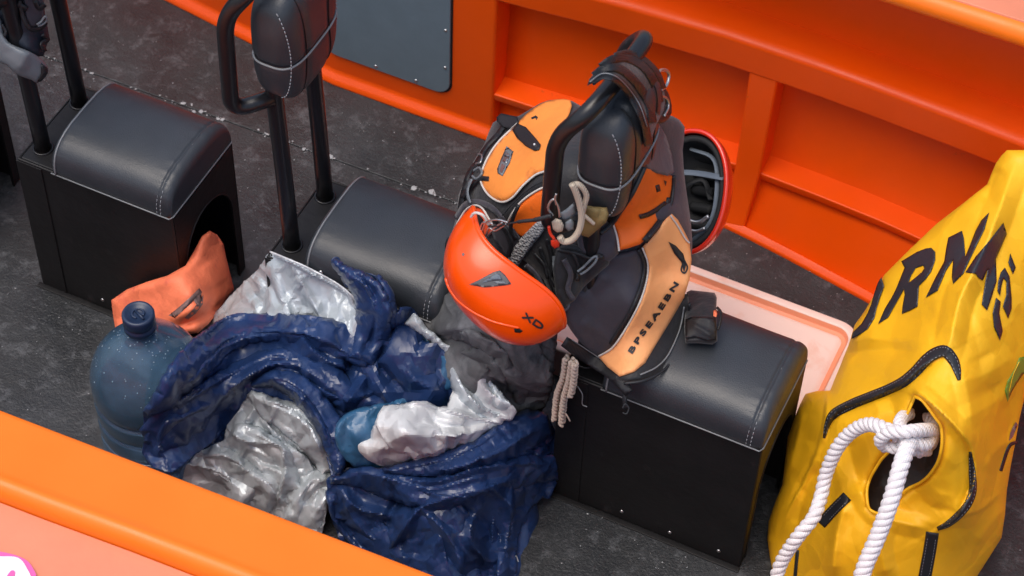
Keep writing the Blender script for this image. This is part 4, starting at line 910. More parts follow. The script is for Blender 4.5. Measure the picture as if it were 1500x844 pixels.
relief('main_panel', [(828, 352), (851, 349), (875, 362), (898, 368), (920, 366), (941, 362), (948, 388), (945, 419), (929, 458), (898, 509), (878, 524), (858, 510), (843, 493), (828, 470), (820, 440), (812, 400), (815, 370)], S_v, M['char_nylon'], wb, thick=.09, ew=12, drop=.02, step=3.5, curve=2)
pk = relief('text_band', [(941, 362), (960, 340), (974, 322), (984, 313), (993, 322), (1003, 340), (1010, 354), (1013, 380), (1010, 410), (1002, 436), (985, 466), (961, 505), (945, 532), (929, 545), (908, 552), (890, 538), (876, 522), (900, 506), (930, 457), (944, 422), (949, 390)], S_v, M['peach_fab'], wb, thick=.03, ew=7, drop=.006, off=.003, step=3.5)
cord('cord_trim', [(941, 363), (949, 388), (945, 420), (930, 458), (900, 506), (877, 522)], .0019, S_v, M['ptrim'], wb, off=.005)
cord('piping', [(935, 366), (943, 388), (939, 417), (924, 455), (894, 503)], .003, S_v, M['trim'], wb, off=.003)
# lettering climbing the band
Vt, Ft = text_mesh('BPSEAEBN', .035, 1.4)
w_ = Vt[:, 0].max(); p0 = np.array([925., 517.]); p1 = np.array([993., 416.]); ax = (p1-p0)/w_; e = ax/np.linalg.norm(ax); nn = np.array([e[1], -e[0]])
path_ = catmull([(922, 517), (938, 492), (957, 467), (974, 441), (991, 414)], 10)
cum_ = np.concatenate([[0], np.cumsum(np.linalg.norm(np.diff(path_, axis=0), axis=1))]); cum_ /= cum_[-1]
def text_on(V, F, path, cum, wid, ht, surf, off, m, parent, name):
    s = V[:, 0]/wid; B = np.stack([np.interp(s, cum, path[:, 0]), np.interp(s, cum, path[:, 1])], 1)
    T = np.stack([np.interp(np.clip(s+.02, 0, 1), cum, path[:, i])-np.interp(np.clip(s-.02, 0, 1), cum, path[:, i]) for i in (0, 1)], 1)
    T /= np.linalg.norm(T, axis=1)[:, None]; N = np.stack([T[:, 1], -T[:, 0]], 1)
    Q = B+N*(V[:, 1:2]-.35)*ht
    t = surf(Q)-off; A = CP+t[:, None]*ray(Q[:, 0], Q[:, 1])
    return mesh(name, A, F, m, parent, smooth=False)
text_on(Vt, Ft, path_, cum_, w_, 10.5, S_v, .0065, M['trim'], pk, 'lettering')
text_on(Vt, Ft, path_+np.array([.5, .3]), cum_, w_, 10.5, S_v, .0060, M['trim'], pk, 'lettering')
relief('brand_mark', [(979, 354), (990, 360), (1001, 372), (1005, 388), (1002, 400), (998, 384), (988, 372)], S_v, M['trim'], pk, thick=.002, ew=2, off=.006, step=3.5)
cord('brand_ring', [(1003, 382), (1007, 392), (1003, 400), (998, 396), (1000, 386)], .0016, S_v, M['trim'], pk, off=.006)
S_up = near_pad([(944, 246, .22), (986, 258, .27), (980, 300, .23), (950, 346, .12), (906, 367, .07), (898, 328, .09), (926, 284, .15), (955, 300, .18)])
op = relief('upper_panel', [(944, 246), (956, 249), (972, 254), (986, 258), (985, 276), (980, 300), (966, 324), (950, 346), (938, 358), (920, 364), (906, 367), (904, 350), (898, 328), (910, 308), (926, 284), (936, 264)], S_up, M['or_fab2'], wb, thick=.03, ew=8, drop=.008, off=.010, step=3.5)
cord('cord_trim', [(898, 328), (904, 348), (907, 368)], .002, S_up, M['ptrim'], op, off=.012)
cord('piping', [(944, 246), (936, 264), (926, 284), (910, 308), (896, 328), (880, 342)], .0045, S_up, M['trim'], op, off=.014)
cord('piping', [(987, 258), (986, 280), (981, 304), (968, 326), (950, 348)], .004, S_up, M['trim'], op, off=.012)
strip('zip_pull', [(937, 318), (950, 314), (964, 306), (976, 297)], 7, S_up, M['web'], op, off=.016, thick=.006)
strip('edge_strap', [(982, 290), (976, 312), (962, 332), (944, 354)], 10, S_up, M['web'], op, off=.014, thick=.006)
relief('smudge', [(960, 272), (966, 270), (968, 280), (962, 282)], S_up, M['trim'], op, thick=.001, ew=2, off=.0115, step=3)
relief('smudge', [(972, 264), (977, 266), (975, 273)], S_up, M['trim'], op, thick=.001, ew=2, off=.0115, step=3)
cord('cord_trim', [(982, 316), (992, 330), (1004, 350), (1010, 356)], .0018, S_v, M['ptrim'], wb, off=.006)
# crumpled black upper-left section with straps
relief('strap_bundle', [(815, 364), (830, 356), (856, 362), (884, 370), (896, 372), (892, 388), (874, 404), (856, 420), (842, 440), (826, 452), (814, 430), (810, 395)], S_v, M['black_nylon'], wb, thick=.05, ew=9, drop=.008, off=.03, step=3.5)
relief('top_flap', [(842, 340), (862, 330), (885, 322), (898, 330), (904, 350), (906, 372), (892, 384), (872, 384), (850, 372)], S_v, M['char_nylon'], wb, thick=.05, ew=10, drop=.012, off=.035, step=3.5)
for pth, wd_, mm in (([(818, 366), (845, 372), (866, 380), (880, 374)], 7, 'web'), ([(826, 380), (836, 402), (832, 424), (840, 440)], 8, 'char_nylon'), ([(846, 404), (858, 392), (872, 380), (884, 376)], 7, 'trim'), ([(840, 372), (848, 392), (846, 412)], 6, 'web')):
    strip('webbing_strap', pth, wd_, S_v, M[mm], wb, off=.042, thick=.008)
tube('buckle', on(S_v, [(846, 398), (856, 390), (868, 378), (874, 376), (872, 384), (860, 396), (850, 402)], .05), .0026, M['greyclip'], wb, seg=6, smooth_path=False)
strip('lower_strap', [(826, 500), (850, 516), (878, 534), (902, 552), (922, 576)], [16, 20, 20, 18, 15], S_v, M['web'], wb, off=-.012, thick=.012)
cord('stitch_line', [(838, 498), (862, 514), (888, 532), (912, 554)], .001, S_v, M['piping'], wb, off=-.008)
strip('strap_end', [(916, 574), (915, 588), (917, 600)], [8, 7, 8], S_v, M['web'], wb, off=-.03, thick=.008)
tube('strap_ring', on(S_v, [(912, 598), (916, 592), (921, 598), (918, 606), (912, 605)], -.02), .0018, M['trim'], wb, seg=6, smooth_path=False)

# straps wound round the hoop and pad of the right seat
ws = empty('wound_strap', (-.4, .1, 1.1), 'wide black strap wound over the hoop and pad of the right seat backrest', 'strap')
WCT = [(862, 125, 'y', -.03), (882, 105, 'y', .02), (905, 78, 'y', .07), (927, 80, 'y', .15), (895, 120, 'y', .0), (930, 120, 'y', .1), (956, 110, 'y', .2), (970, 150, 'y', .22), (945, 180, 'y', .17), (920, 145, 'y', .1), (952, 212, 'y', .20), (935, 160, 'y', .13)]
WC2 = []
for (u, v, k_, y_) in WCT:
    tt = depth(W(u, v, y=y_)); h_ = _pt.ray_cast(Vector(CP), Vector(ray(u, v)).normalized())
    if h_[0] is not None: tt = min(tt, depth(np.array(h_[0])))
    WC2.append((u, v, 't', tt))
S_w = Surf(WC2)
relief('strap_wrap', [(860, 126), (868, 110), (884, 96), (905, 80), (925, 77), (944, 88), (958, 102), (970, 120), (974, 142), (972, 162), (962, 182), (952, 210), (948, 214), (944, 190), (930, 160), (914, 136), (898, 120), (880, 116)], S_w, M['black_nylon'], ws, thick=.05, ew=12, drop=.012, off=.022, step=3.2, curve=2)
F2 = []
for (u, v, y_) in ((950, 174, .25), (978, 190, .3), (990, 254, .27), (944, 246, .2), (940, 222, .2), (966, 215, .24)):
    tt = depth(W(u, v, y=y_)); h_ = _pt.ray_cast(Vector(CP), Vector(ray(u, v)).normalized())
    if h_[0] is not None: tt = min(tt, depth(np.array(h_[0])))
    F2.append((u, v, 't', tt))
S_fl = Surf(F2)
relief('grey_flap', [(952, 176), (964, 178), (976, 200), (984, 225), (988, 252), (978, 258), (962, 254), (946, 246), (942, 225), (946, 200)], S_fl, M['char_nylon'], wb, thick=.02, ew=7, drop=.006, off=.012, step=3.5)
for pth, wd_ in (([(866, 121), (882, 111), (902, 116), (920, 134), (936, 160), (946, 188), (950, 214)], 12), ([(870, 112), (888, 99), (910, 102), (932, 122), (950, 150), (956, 180)], 13), ([(880, 99), (898, 87), (920, 85), (944, 99), (960, 124), (966, 150)], 13), ([(900, 82), (920, 77), (942, 86), (962, 106), (972, 130)], 9)):
    strip('strap_turn', pth, wd_, S_w, M['web'], ws, off=.027, thick=.005, ew=2.5, step=3)
cord('stitch_line', [(864, 120), (882, 108), (902, 112), (922, 131), (938, 156), (948, 186)], .0011, S_w, M['piping'], ws, off=.033)
tube('d_ring', on(S_w, [(962, 112), (968, 103), (977, 104), (980, 112), (976, 126), (968, 132)], .012), .003, M['steel'], ws, seg=8, smooth_path=False)
tube('d_ring', on(S_w, [(968, 140), (977, 145), (979, 157), (973, 170)], .012), .0026, M['steel'], ws, seg=8, smooth_path=False)
relief('strap_knot', [(962, 128), (975, 130), (982, 145), (984, 165), (975, 178), (962, 182), (956, 165), (958, 145)], S_w, M['web'], ws, thick=.04, ew=9, drop=.012, off=.006, step=3.5, curve=2)

# red helmet hanging upside down on the far side of the bag
def helmet_shell(c, ax, nx, a, b_, d, m, parent, rimdrop=None, th=.006, NU=28, NV=64, power=2.2):
    """ax: along the rim, nx: opening direction"""
    ax = np.asarray(ax, float); ax /= np.linalg.norm(ax); nx = np.asarray(nx, float); nx -= ax*(nx@ax); nx /= np.linalg.norm(nx); bx = np.cross(ax, nx)
    def pt(i, j, sc=1.):
        th_ = pi/2*i/NU; ph = 2*pi*j/NV; cr = sin(th_)**(.86); dz = -cos(th_)**(.92)
        x = a*sc*cr*np.sign(cos(ph))*abs(cos(ph))**(2/power); y = b_*sc*cr*np.sign(sin(ph))*abs(sin(ph))**(2/power)
        z = d*sc*dz
        if rimdrop: z += rimdrop(ph)*cr**3
        return c+ax*x+bx*y+nx*z
    V = [pt(i, j) for i in range(NU+1) for j in range(NV)]; n0 = len(V)
    V += [pt(i, j, 1-th/a) for i in range(NU+1) for j in range(NV)]
    F = []
    for i in range(NU):
        for j in range(NV):
            q = (i*NV+j, i*NV+(j+1) % NV, (i+1)*NV+(j+1) % NV, (i+1)*NV+j); F.append(q); F.append(tuple(k+n0 for k in q[::-1]))
    for j in range(NV): q = NU*NV+j; r_ = NU*NV+(j+1) % NV; F.append((q, r_, r_+n0, q+n0))
    o = mesh('shell', V, F, m, parent)
    rim = [V[NU*NV+j]*.5+V[NU*NV+j+n0]*.5 for j in range(NV)]
    return o, pt, rim, (ax, bx, nx)
rc = W(1008, 281, y=.42)
rh = empty('red_helmet', rc, 'red climbing helmet turned open side out, hanging beside the orange hull rib', 'helmet')
nxr = -ray(1008, 281)*.9+(-RT)*.42+UP*.12
_, ptr, rimr, fr = helmet_shell(rc, UP+RT*.12, nxr, .128, .085, .10, M['redhelm'], rh, th=.007)
tube('rim', rimr, .0055, M['redhelm'], rh, seg=8, closed=True, smooth_path=False)
li, _, riml, _ = helmet_shell(rc+fr[2]*-.004, UP+RT*.12, nxr, .116, .074, .088, M['liner'], rh, th=.012); li.name = 'liner'
def rp(a, b2, c2): return rc+fr[0]*a+fr[1]*b2+fr[2]*c2
sgn = 1 if (fr[1]@RT) > 0 else -1
tube('webbing', [rp(.035, sgn*-.07, -.01), rp(.04, 0, -.012), rp(.035, sgn*.072, -.006)], .008, M['greyweb'], rh, flat=.25)
tube('webbing', [rp(.09, sgn*-.02, -.03), rp(.07, sgn*.04, -.02), rp(.0, sgn*.058, -.012), rp(-.06, sgn*.05, -.012), rp(-.1, sgn*.01, -.02)], .005, M['greyweb'], rh, flat=.4)
tube('webbing', [rp(.0, sgn*-.05, -.04), rp(.03, sgn*.0, -.06), rp(-.01, sgn*.03, -.05)], .006, M['web'], rh, flat=.4)
tube('ratchet', [rp(-.05, sgn*-.02, .0), rp(-.06, sgn*.025, -.005), rp(-.045, sgn*.05, -.005)], .0045, M['steel'], rh)
tube('ratchet', [rp(-.065, sgn*-.03, .0), rp(-.078, sgn*.02, -.005), rp(-.07, sgn*.045, -.005)], .0035, M['steel'], rh)
tube('chin_strap', [rp(-.02, sgn*-.05, .01), rp(-.07, sgn*-.035, .012), rp(-.115, sgn*-.01, .006)], .012, M['navymatte'], rh, flat=.3)
for k in range(5): tube('foam_pad', [rp(.08-.035*k, sgn*-.02, -.07), rp(.075-.035*k, sgn*.03, -.06)], .011, M['liner'], rh)

# orange helmet in front
hc = W(756, 394, y=-.035)
hl = empty('orange_helmet', hc, 'glossy orange climbing helmet with grey triangular vents hanging in front of the backpack', 'helmet')
axh = RT*.67-UP*.742; nxh = RT*.742+UP*.67+FW*.16
def rd(ph): return .010*cos(2*ph)*1.0-.012*cos(ph*3)-.006
_, pth_, rimh, fh = helmet_shell(hc, axh, nxh, .143, .104, .128, M['helmet'], hl, rimdrop=rd, NU=36, NV=96)
tube('rim', rimh, .0048, M['helmet'], hl, seg=8, closed=True, smooth_path=False)
li, _, _, _ = helmet_shell(hc, axh, nxh, .131, .093, .113, M['liner'], hl, rimdrop=rd, th=.02); li.name = 'liner'
def hit_surf(tree, fallback):
    def f(Q, detail=True):
        Q = np.asarray(Q, float).reshape(-1, 2); out = np.full(len(Q), np.nan)
        for i, (u, v) in enumerate(Q):
            r_ = ray(u, v); h = tree.ray_cast(Vector(CP), Vector(r_).normalized())
            if h[0] is not None: out[i] = depth(np.array(h[0]))
        bad = np.isnan(out)
        if bad.any(): out[bad] = np.nanmean(out) if (~bad).any() else fallback
        return out
    return f
shell = [c for c in hl.children if c.name.startswith('shell')][0]
HS = hit_surf(bvh_of(shell), depth(hc))
vt = relief('vent', [(687, 417), (700, 411), (722, 399), (732, 396), (740, 403), (749, 416), (740, 418), (710, 421)], HS, M['ventgrey'], hl, thick=.004, ew=4, off=.002, step=2.5)
relief('vent_slot', [(706, 414), (726, 401), (732, 402), (736, 410), (722, 411)], HS, M['greyweb'], vt, thick=.003, ew=3, off=.0035, step=2.5)
relief('vent_slot', [(722, 412), (738, 412), (744, 416), (730, 417)], HS, M['greyclip'], vt, thick=.003, ew=3, off=.0035, step=2.5)
relief('vent', [(753, 482), (760, 481), (766, 485), (762, 488), (754, 487)], HS, M['dark'], hl, thick=.002, ew=2, off=.001, step=2.5)
relief('vent', [(676, 372), (679, 370), (681, 373), (678, 376)], HS, M['grime'], hl, thick=.002, ew=2, off=.001, step=2.5)
Vx, Fx = text_mesh('XD'); wx = Vx[:, 0].max(); pp = np.array([[766., 461.], [780., 470.], [795., 480.]])
for dxy in ((0, 0), (.9, -.5), (.2, .9)):
    text_on(Vx, Fx, catmull(pp+np.array(dxy), 6), np.linspace(0, 1, 13), wx, 13., HS, .0022-.0001*dxy[0], M['trim'], hl, 'lettering')
cord('shell_ridge', [(653, 408), (658, 422), (669, 438), (684, 451), (700, 461), (722, 471), (745, 477), (760, 480)], .003, HS, M['helmet'], hl, off=-.0016)
# chin strap and cords
S_f = Surf([(700, 330, 'y', -.05), (760, 325, 'y', -.06), (810, 316, 'y', -.05), (830, 350, 'y', -.05), (890, 320, 'y', -.0), (860, 300, 'y', -.02), (840, 275, 'y', -.03), (800, 400, 'y', -.04)])
tube('helmet_cord', on(S_f, [(808, 316), (785, 322), (760, 325), (735, 330), (716, 332)], .02), [.0045]*9+[.0035]*8+[.002]*16, M['web'], hl, smooth_path=False)
for pth in ([(722, 328), (708, 326), (704, 336), (708, 346), (714, 350)], [(744, 326), (728, 322), (712, 326), (706, 340)], [(742, 328), (726, 338), (716, 334), (712, 346)], [(736, 326), (722, 336), (710, 354)]):
    cord('wire_loop', pth, .0018, S_f, M['steel'], hl, off=.02)
cord('chin_strap', [(690, 318), (696, 312), (708, 316), (716, 330)], .0028, S_f, M['ptrim'], hl, off=.0)

# clutch of clips where the hoop meets the seat post
cb = empty('carabiner', W(838, 320, y=-.05), 'white oval carabiner clipped at the foot of the right grab hoop', 'carabiner')
tube('ring', on(S_f, [(838, 270), (843, 280), (849, 298), (852, 318), (848, 338), (838, 351), (826, 354), (820, 347)], .012), .0062, M['cord'], cb, seg=10, smooth_path=False)
tube('gate', on(S_f, [(815, 300), (812, 292), (806, 296), (803, 306), (810, 316)], .01), .0024, M['steel'], cb, seg=6, smooth_path=False)
tube('gate', on(S_f, [(815, 284), (813, 292), (818, 304), (820, 318)], .014), .0022, M['steel'], cb, seg=6, smooth_path=False)
ks = empty('khaki_strap', W(870, 320, y=-.0), 'khaki cloth loop tied below the pad of the right seat backrest', 'strap')
S_k = Surf([(855, 305, 'y', .0), (890, 306, 'y', .02), (890, 323, 'y', .01), (860, 346, 'y', .0)], tins=[(Tin((840, 260, 900, 360), 12, 3), .005)])
relief('cloth', [(856, 300), (870, 303), (889, 304), (892, 314), (888, 326), (874, 338), (862, 348), (852, 345), (850, 330)], S_k, M['brass'], ks, thick=.02, ew=6, drop=.008, off=.03, step=2.5)
tube('loop', on(S_f, [(838, 272), (846, 270), (854, 276), (859, 287), (856, 300), (853, 312)], .006), .0055, M['cord'], ks, seg=8, smooth_path=False)
tube('loop_end', on(S_f, [(853, 313), (861, 320), (870, 328)], .012), .0036, M['cord'], ks, seg=8, smooth_path=False)
tg = empty('clip_toggle', W(820, 330, y=-.06), 'small pale toggle with a red tab under the hoop end', 'toggle')
relief('toggle_body', [(808, 325), (814, 320), (822, 322), (826, 330), (824, 339), (816, 341), (810, 336)], S_f, M['cord'], tg, thick=.014, ew=5, drop=.006, off=.01, step=2.2)
relief('toggle_body', [(828, 326), (836, 320), (841, 326), (840, 336), (833, 339), (828, 334)], S_f, M['greyclip'], tg, thick=.014, ew=5, drop=.006, off=.006, step=2.2)
relief('red_tab', [(807, 352), (814, 350), (820, 355), (819, 362), (812, 364), (807, 359)], S_f, M['redtab'], tg, thick=.008, ew=4, drop=.004, off=.008, step=2.2)
tube('red_cord', on(S_f, [(804, 332), (806, 342), (812, 350)], .008), .003, M['redtab'], tg, seg=6, smooth_path=False)
relief('hose_end', [(820, 312), (830, 306), (841, 296), (843, 312), (836, 320), (826, 324)], S_f, M['greyclip'], tg, thick=.02, ew=6, drop=.006, off=-.004, step=2.5)

# ================================================================== BRAIDED CORD
bd = empty('braided_cord', W(822, 570, y=-.03), 'short brown braided cord hanging against the black right seat plinth', 'cord')
def braid(name, path3, amp, R, pitch, strands, m, parent, flat=.5):
    P = catmull(path3, 14); d = np.concatenate([[0], np.cumsum(np.linalg.norm(np.diff(P, axis=0), axis=1))])
    s = np.linspace(0, d[-1], int(d[-1]/(pitch/10))+2); P = np.array([[np.interp(k, d, P[:, c]) for c in range(3)] for k in s])
    T, N, B = frames(P); parts = []
    for k in range(strands):
        a = 2*pi*s/pitch+2*pi*k/strands
        Q = P+N*(amp*np.sin(a))[:, None]+B*(amp*flat*np.sin(2*a))[:, None]; parts.append(tube_data(Q, R, 7))
    return mesh(name, *join(parts), m, parent)
for k, pp in enumerate(([(829, 524), (826, 550), (817, 575), (814, 600), (813, 614)], [(838, 528), (834, 555), (827, 580), (824, 605), (823, 622)], [(842, 532), (840, 560), (836, 580)])):
    braid('braid', [W(u, v, y=-.028-.004*k) for u, v in pp], .0068, .0036, .034, 3, M['braid'], bd)
tube('loose_end', [W(822, 600, y=-.03), W(830, 608, y=-.032), (W(835, 617, y=-.03))], .0016, M['braid'], bd)
tube('loose_thread', [W(846, 566, y=-.01), W(853, 578, y=-.012), W(853, 592, y=-.012), W(860, 596, y=-.012)], .0012, M['piping'], bd)

# ================================================================== SMALL BLACK POUCH
pc = empty('small_pouch', W(1030, 465, z=.52), 'small black pouch with a flap lying on the right seat cushion beside the lettered bag', 'pouch')
S_p = Surf([(1005, 426, 'y', .25), (1048, 428, 'z', .535), (1052, 500, 'z', .535), (1005, 500, 'z', .535), (1028, 462, 'z', .56)], strokes=[([(1005, 468), (1025, 466), (1048, 466)], .006, 6, 'step'), ([(1012, 474), (1030, 484), (1046, 494)], .006, 5, 'ridge')], tins=[(Tin((990, 410, 1070, 520), 16, 2), .003)])
relief('pouch_body', [(1006, 428), (1012, 425), (1030, 427), (1047, 429), (1050, 436), (1049, 460), (1050, 480), (1051, 500), (1044, 505), (1025, 503), (1004, 503), (1002, 480), (1004, 450)], S_p, M['black_nylon'], pc, thick=.03, ew=6, drop=.01, step=2.6)
relief('pouch_flap', [(1004, 468), (1014, 464), (1032, 464), (1048, 466), (1050, 482), (1049, 498), (1036, 500), (1018, 494), (1004, 496)], S_p, M['web'], pc, thick=.006, ew=5, drop=.002, off=.008, step=2.6)
strip('side_loop', [(1050, 450), (1056, 458), (1055, 472), (1051, 484)], 4, S_p, M['web'], pc, off=0, thick=.006)
relief('orange_tag', [(1045, 455), (1049, 453), (1051, 460), (1049, 465), (1045, 463)], S_p, M['pouch'], pc, thick=.003, ew=2, off=.008, step=2.6)

# ================================================================== SHALLOW TRAY BEHIND THE SEAT
ty = empty('plastic_tray', (-.3, .46, 0), 'pale peach shallow plastic tray with rounded corners on the deck behind the right seat', 'tray')
def ring(x0, x1, y0, y1, r, z, n=8):
    out = []
    for (cx, cy, a0) in ((x1-r, y1-r, 0), (x0+r, y1-r, 90), (x0+r, y0+r, 180), (x1-r, y0+r, 270)):
        for k in range(n+1): a = radians(a0+90*k/n); out.append((cx+r*cos(a), cy+r*sin(a), z))
    return out
X0, X1, Y0, Y1 = -.62, .035, .275, .632; N_ = 36
rings = [ring(X0+i, X1-i, Y0+i, Y1-i, max(.012, .055-i), z) for (i, z) in ((.012, 0), (.004, .09), (0, .1), (0, .106), (.004, .111), (.018, .112), (.022, .109), (.026, .096), (.036, .094), (.042, .099), (.05, .1))]
V = [p for r_ in rings for p in r_]; F = []
for i in range(len(rings)-1):
    for j in range(N_): F.append((i*N_+j, i*N_+(j+1) % N_, (i+1)*N_+(j+1) % N_, (i+1)*N_+j))
F.append(tuple((len(rings)-1)*N_+j for j in range(N_)))
to = mesh('tray_body', V, F, M['tray'], ty)
to.data.materials.append(M['trayor'])
for i, p in enumerate(to.data.polygons):
    ri = i//N_
    if ri in (6, 7): p.material_index = 1
bevel(to, .002, 2, 50)

# ================================================================== YELLOW DRY BAG
yb = empty('yellow_bag', (.25, .15, 0), 'large yellow tarpaulin bag with slanted black lettering and a dark opening, at right', 'bag')
HOLE = [(1340, 581), (1350, 586), (1360, 598), (1370, 612), (1378, 624), (1380, 643), (1378, 662), (1372, 680), (1360, 697), (1348, 707), (1330, 716), (1314, 729), (1302, 744), (1291, 752), (1280, 750), (1272, 742), (1270, 718), (1275, 700), (1284, 684), (1292, 672), (1303, 660), (1312, 640), (1316, 622), (1328, 608), (1334, 595)]
S_y = Surf([(1490, 222, 'z', .80), (1560, 215, 'z', .8), (1459, 240, 't', 4.25), (1373, 327, 't', 4.31), (1300, 400, 't', 4.34), (1250, 474, 't', 4.385), (1210, 560, 't', 4.42), (1180, 580, 't', 4.46), (1154, 640, 't', 4.5), (1128, 780, 't', 4.53), (1140, 870, 't', 4.5), (1450, 330, 't', 4.16), (1420, 400, 't', 4.12), (1395, 500, 't', 4.08), (1365, 560, 't', 4.05), (1330, 470, 't', 4.24), (1290, 540, 't', 4.22), (1240, 620, 't', 4.26), (1200, 700, 't', 4.36), (1230, 800, 't', 4.30), (1300, 660, 't', 4.16), (1340, 740, 't', 4.2), (1300, 860, 't', 4.3), (1420, 650, 't', 4.08), (1410, 750, 't', 4.16), (1380, 860, 't', 4.33), (1430, 850, 't', 4.44), (1470, 780, 't', 4.44), (1482, 690, 't', 4.38), (1500, 590, 't', 4.32), (1480, 480, 't', 4.16), (1560, 400, 't', 4.24), (1560, 540, 't', 4.36), (1470, 340, 't', 4.17)],
    strokes=[([(1205, 650), (1212, 622), (1230, 600), (1275, 583), (1322, 562), (1352, 536), (1384, 518)], .028, 46, 'stepr'), ([(1326, 572), (1360, 588), (1396, 622), (1424, 662), (1426, 710), (1402, 758), (1372, 776)], .034, 34, 'stepr'), ([(1488, 236), (1470, 290), (1448, 350), (1425, 400), (1405, 440), (1392, 500), (1380, 530)], 0.0435, 24, 'tent'),
             ([(1462, 244), (1450, 280), (1442, 300)], -0.0203, 19, 'tent'),
             ([(1330, 560), (1342, 572), (1372, 598), (1404, 628), (1422, 655)], 0.0261, 17, 'tent'),
             ([(1410, 540), (1422, 600), (1424, 660), (1426, 720), (1406, 756)], 0.0174, 19, 'tent'),
             ([(1376, 776), (1405, 758), (1440, 745), (1466, 720)], .016, 12, 'stepr'),
             ([(1255, 492), (1320, 500), (1380, 490)], 0.0174, 30, 'tent'), ([(1225, 520), (1290, 512), (1350, 515)], -0.0174, 17, 'tent'),
             ([(1212, 573), (1208, 620), (1190, 680), (1150, 760)], .018, 9, 'stepr'), ([(1175, 592), (1168, 640), (1150, 700)], 0.0174, 9, 'ridge'),
             ([(1250, 700), (1275, 745), (1300, 760), (1360, 775)], 0.0232, 19, 'tent'), ([(1240, 730), (1225, 790), (1220, 850)], 0.0261, 10, 'ridge'),
             ([(1300, 765), (1290, 800), (1300, 850)], 0.0203, 19, 'tent'), ([(1165, 780), (1180, 720), (1205, 680)], -0.0203, 19, 'tent'),
             ([(1440, 560), (1470, 600), (1480, 650)], -0.0174, 26, 'tent'), ([(1440, 690), (1460, 660), (1492, 640)], 0.0145, 9, 'ridge'), ([(1395, 560), (1440, 550), (1490, 520)], 0.0130, 22, 'tent'), ([(1400, 620), (1440, 600), (1480, 570)], 0.0130, 19, 'tent'), ([(1430, 800), (1450, 770), (1475, 740)], 0.0145, 9, 'ridge'), ([(1330, 700), (1360, 740), (1400, 750)], -0.0145, 22, 'tent'), ([(1290, 560), (1310, 600), (1300, 640)], -0.0174, 22, 'tent'), ([(1240, 640), (1250, 680), (1262, 720)], -0.0232, 26, 'tent')],
    tins=[(Tin((1120, 200, 1570, 900), 95, 101, 1.2, 1.8), .02), (Tin((1120, 200, 1570, 900), 42, 102, 1.0, 1.8), .009), (Tin((1120, 200, 1570, 900), 18, 103), .0018)])
yo = [(1475, 220), (1467, 228), (1459, 239), (1452, 255), (1446, 270), (1412, 297), (1373, 327), (1334, 364), (1310, 388), (1295, 403), (1279, 435), (1265, 458), (1252, 476), (1243, 505), (1234, 528), (1224, 552), (1216, 572), (1196, 573), (1180, 577), (1172, 592), (1160, 622), (1154, 640), (1150, 675), (1146, 710), (1134, 740), (1126, 764), (1124, 790), (1127, 811), (1134, 850), (1140, 880), (1180, 900), (1300, 905), (1400, 900), (1424, 866), (1432, 843), (1450, 815), (1467, 788), (1472, 755), (1475, 717), (1481, 680), (1487, 650), (1493, 615), (1499, 590), (1502, 560), (1530, 540), (1560, 520), (1575, 400), (1575, 230), (1540, 218), (1500, 220)]
ybo = relief('bag_body', yo, S_y, M['yellow'], yb, thick=.24, ew=14, drop=.03, step=2.8, holes=[HOLE])
S_yl = Surf([(1300, 560, 't', 4.26), (1400, 560, 't', 4.22), (1400, 720, 't', 4.24), (1270, 780, 't', 4.32), (1240, 650, 't', 4.34)], strokes=[([(1350, 600), (1362, 640), (1350, 690)], .012, 9, 'gauss'), ([(1285, 700), (1305, 730)], .008, 9, 'gauss')])
relief('black_lining', [(1325, 560), (1380, 580), (1400, 640), (1390, 700), (1330, 750), (1290, 775), (1255, 750), (1255, 700), (1290, 640), (1310, 600)], S_yl, M['black_nylon'], yb, thick=.01, ew=6, step=5)
cord('opening_rim', HOLE+[HOLE[0]], .003, S_y, M['yellow'], yb, off=-.001)
for pth, wd_ in (([(1207, 642), (1212, 622), (1222, 606), (1248, 592), (1275, 581), (1300, 571), (1322, 560), (1340, 545), (1356, 528), (1370, 518), (1384, 515), (1396, 527), (1402, 542), (1405, 557)], [4, 9, 14, 15, 15, 15, 16, 16, 17, 18, 18, 16, 12, 5]),
                 ([(1421, 662), (1424, 690), (1425, 717), (1418, 738), (1404, 755), (1388, 768), (1373, 775)], [4, 10, 12, 12, 12, 10, 6]),
                 ([(1366, 780), (1361, 812), (1354, 850), (1350, 880)], 19), ([(1241, 727), (1222, 746), (1202, 768)], 16), ([(1168, 806), (1164, 850)], 5), ([(1489, 648), (1478, 655), (1466, 690)], 5)):
    e = strip('edging_tape', pth, wd_, S_y, M['trim'], yb, off=.0045, thick=.006, ew=3, step=3)
    if np.max(wd_) > 9:
        parts = []
        for sg in (-1, 1):
            P = catmull(pth, 6); T = np.gradient(P, axis=0); T /= np.linalg.norm(T, axis=1)[:, None]; N = np.stack([-T[:, 1], T[:, 0]], 1)
            w = np.interp(np.linspace(0, 1, len(P)), np.linspace(0, 1, len(np.atleast_1d(wd_))), np.atleast_1d(wd_)) if np.ndim(wd_) else np.full(len(P), wd_)
            Q = (P+N*w[:, None]*.32*sg)[2:-2]; parts.append(stitches(CP+(S_y(Q)-.0052)[:, None]*ray(Q[:, 0], Q[:, 1]), .004, .004, .00045))
        mesh('stitching', *join(parts), M['thread'], e)
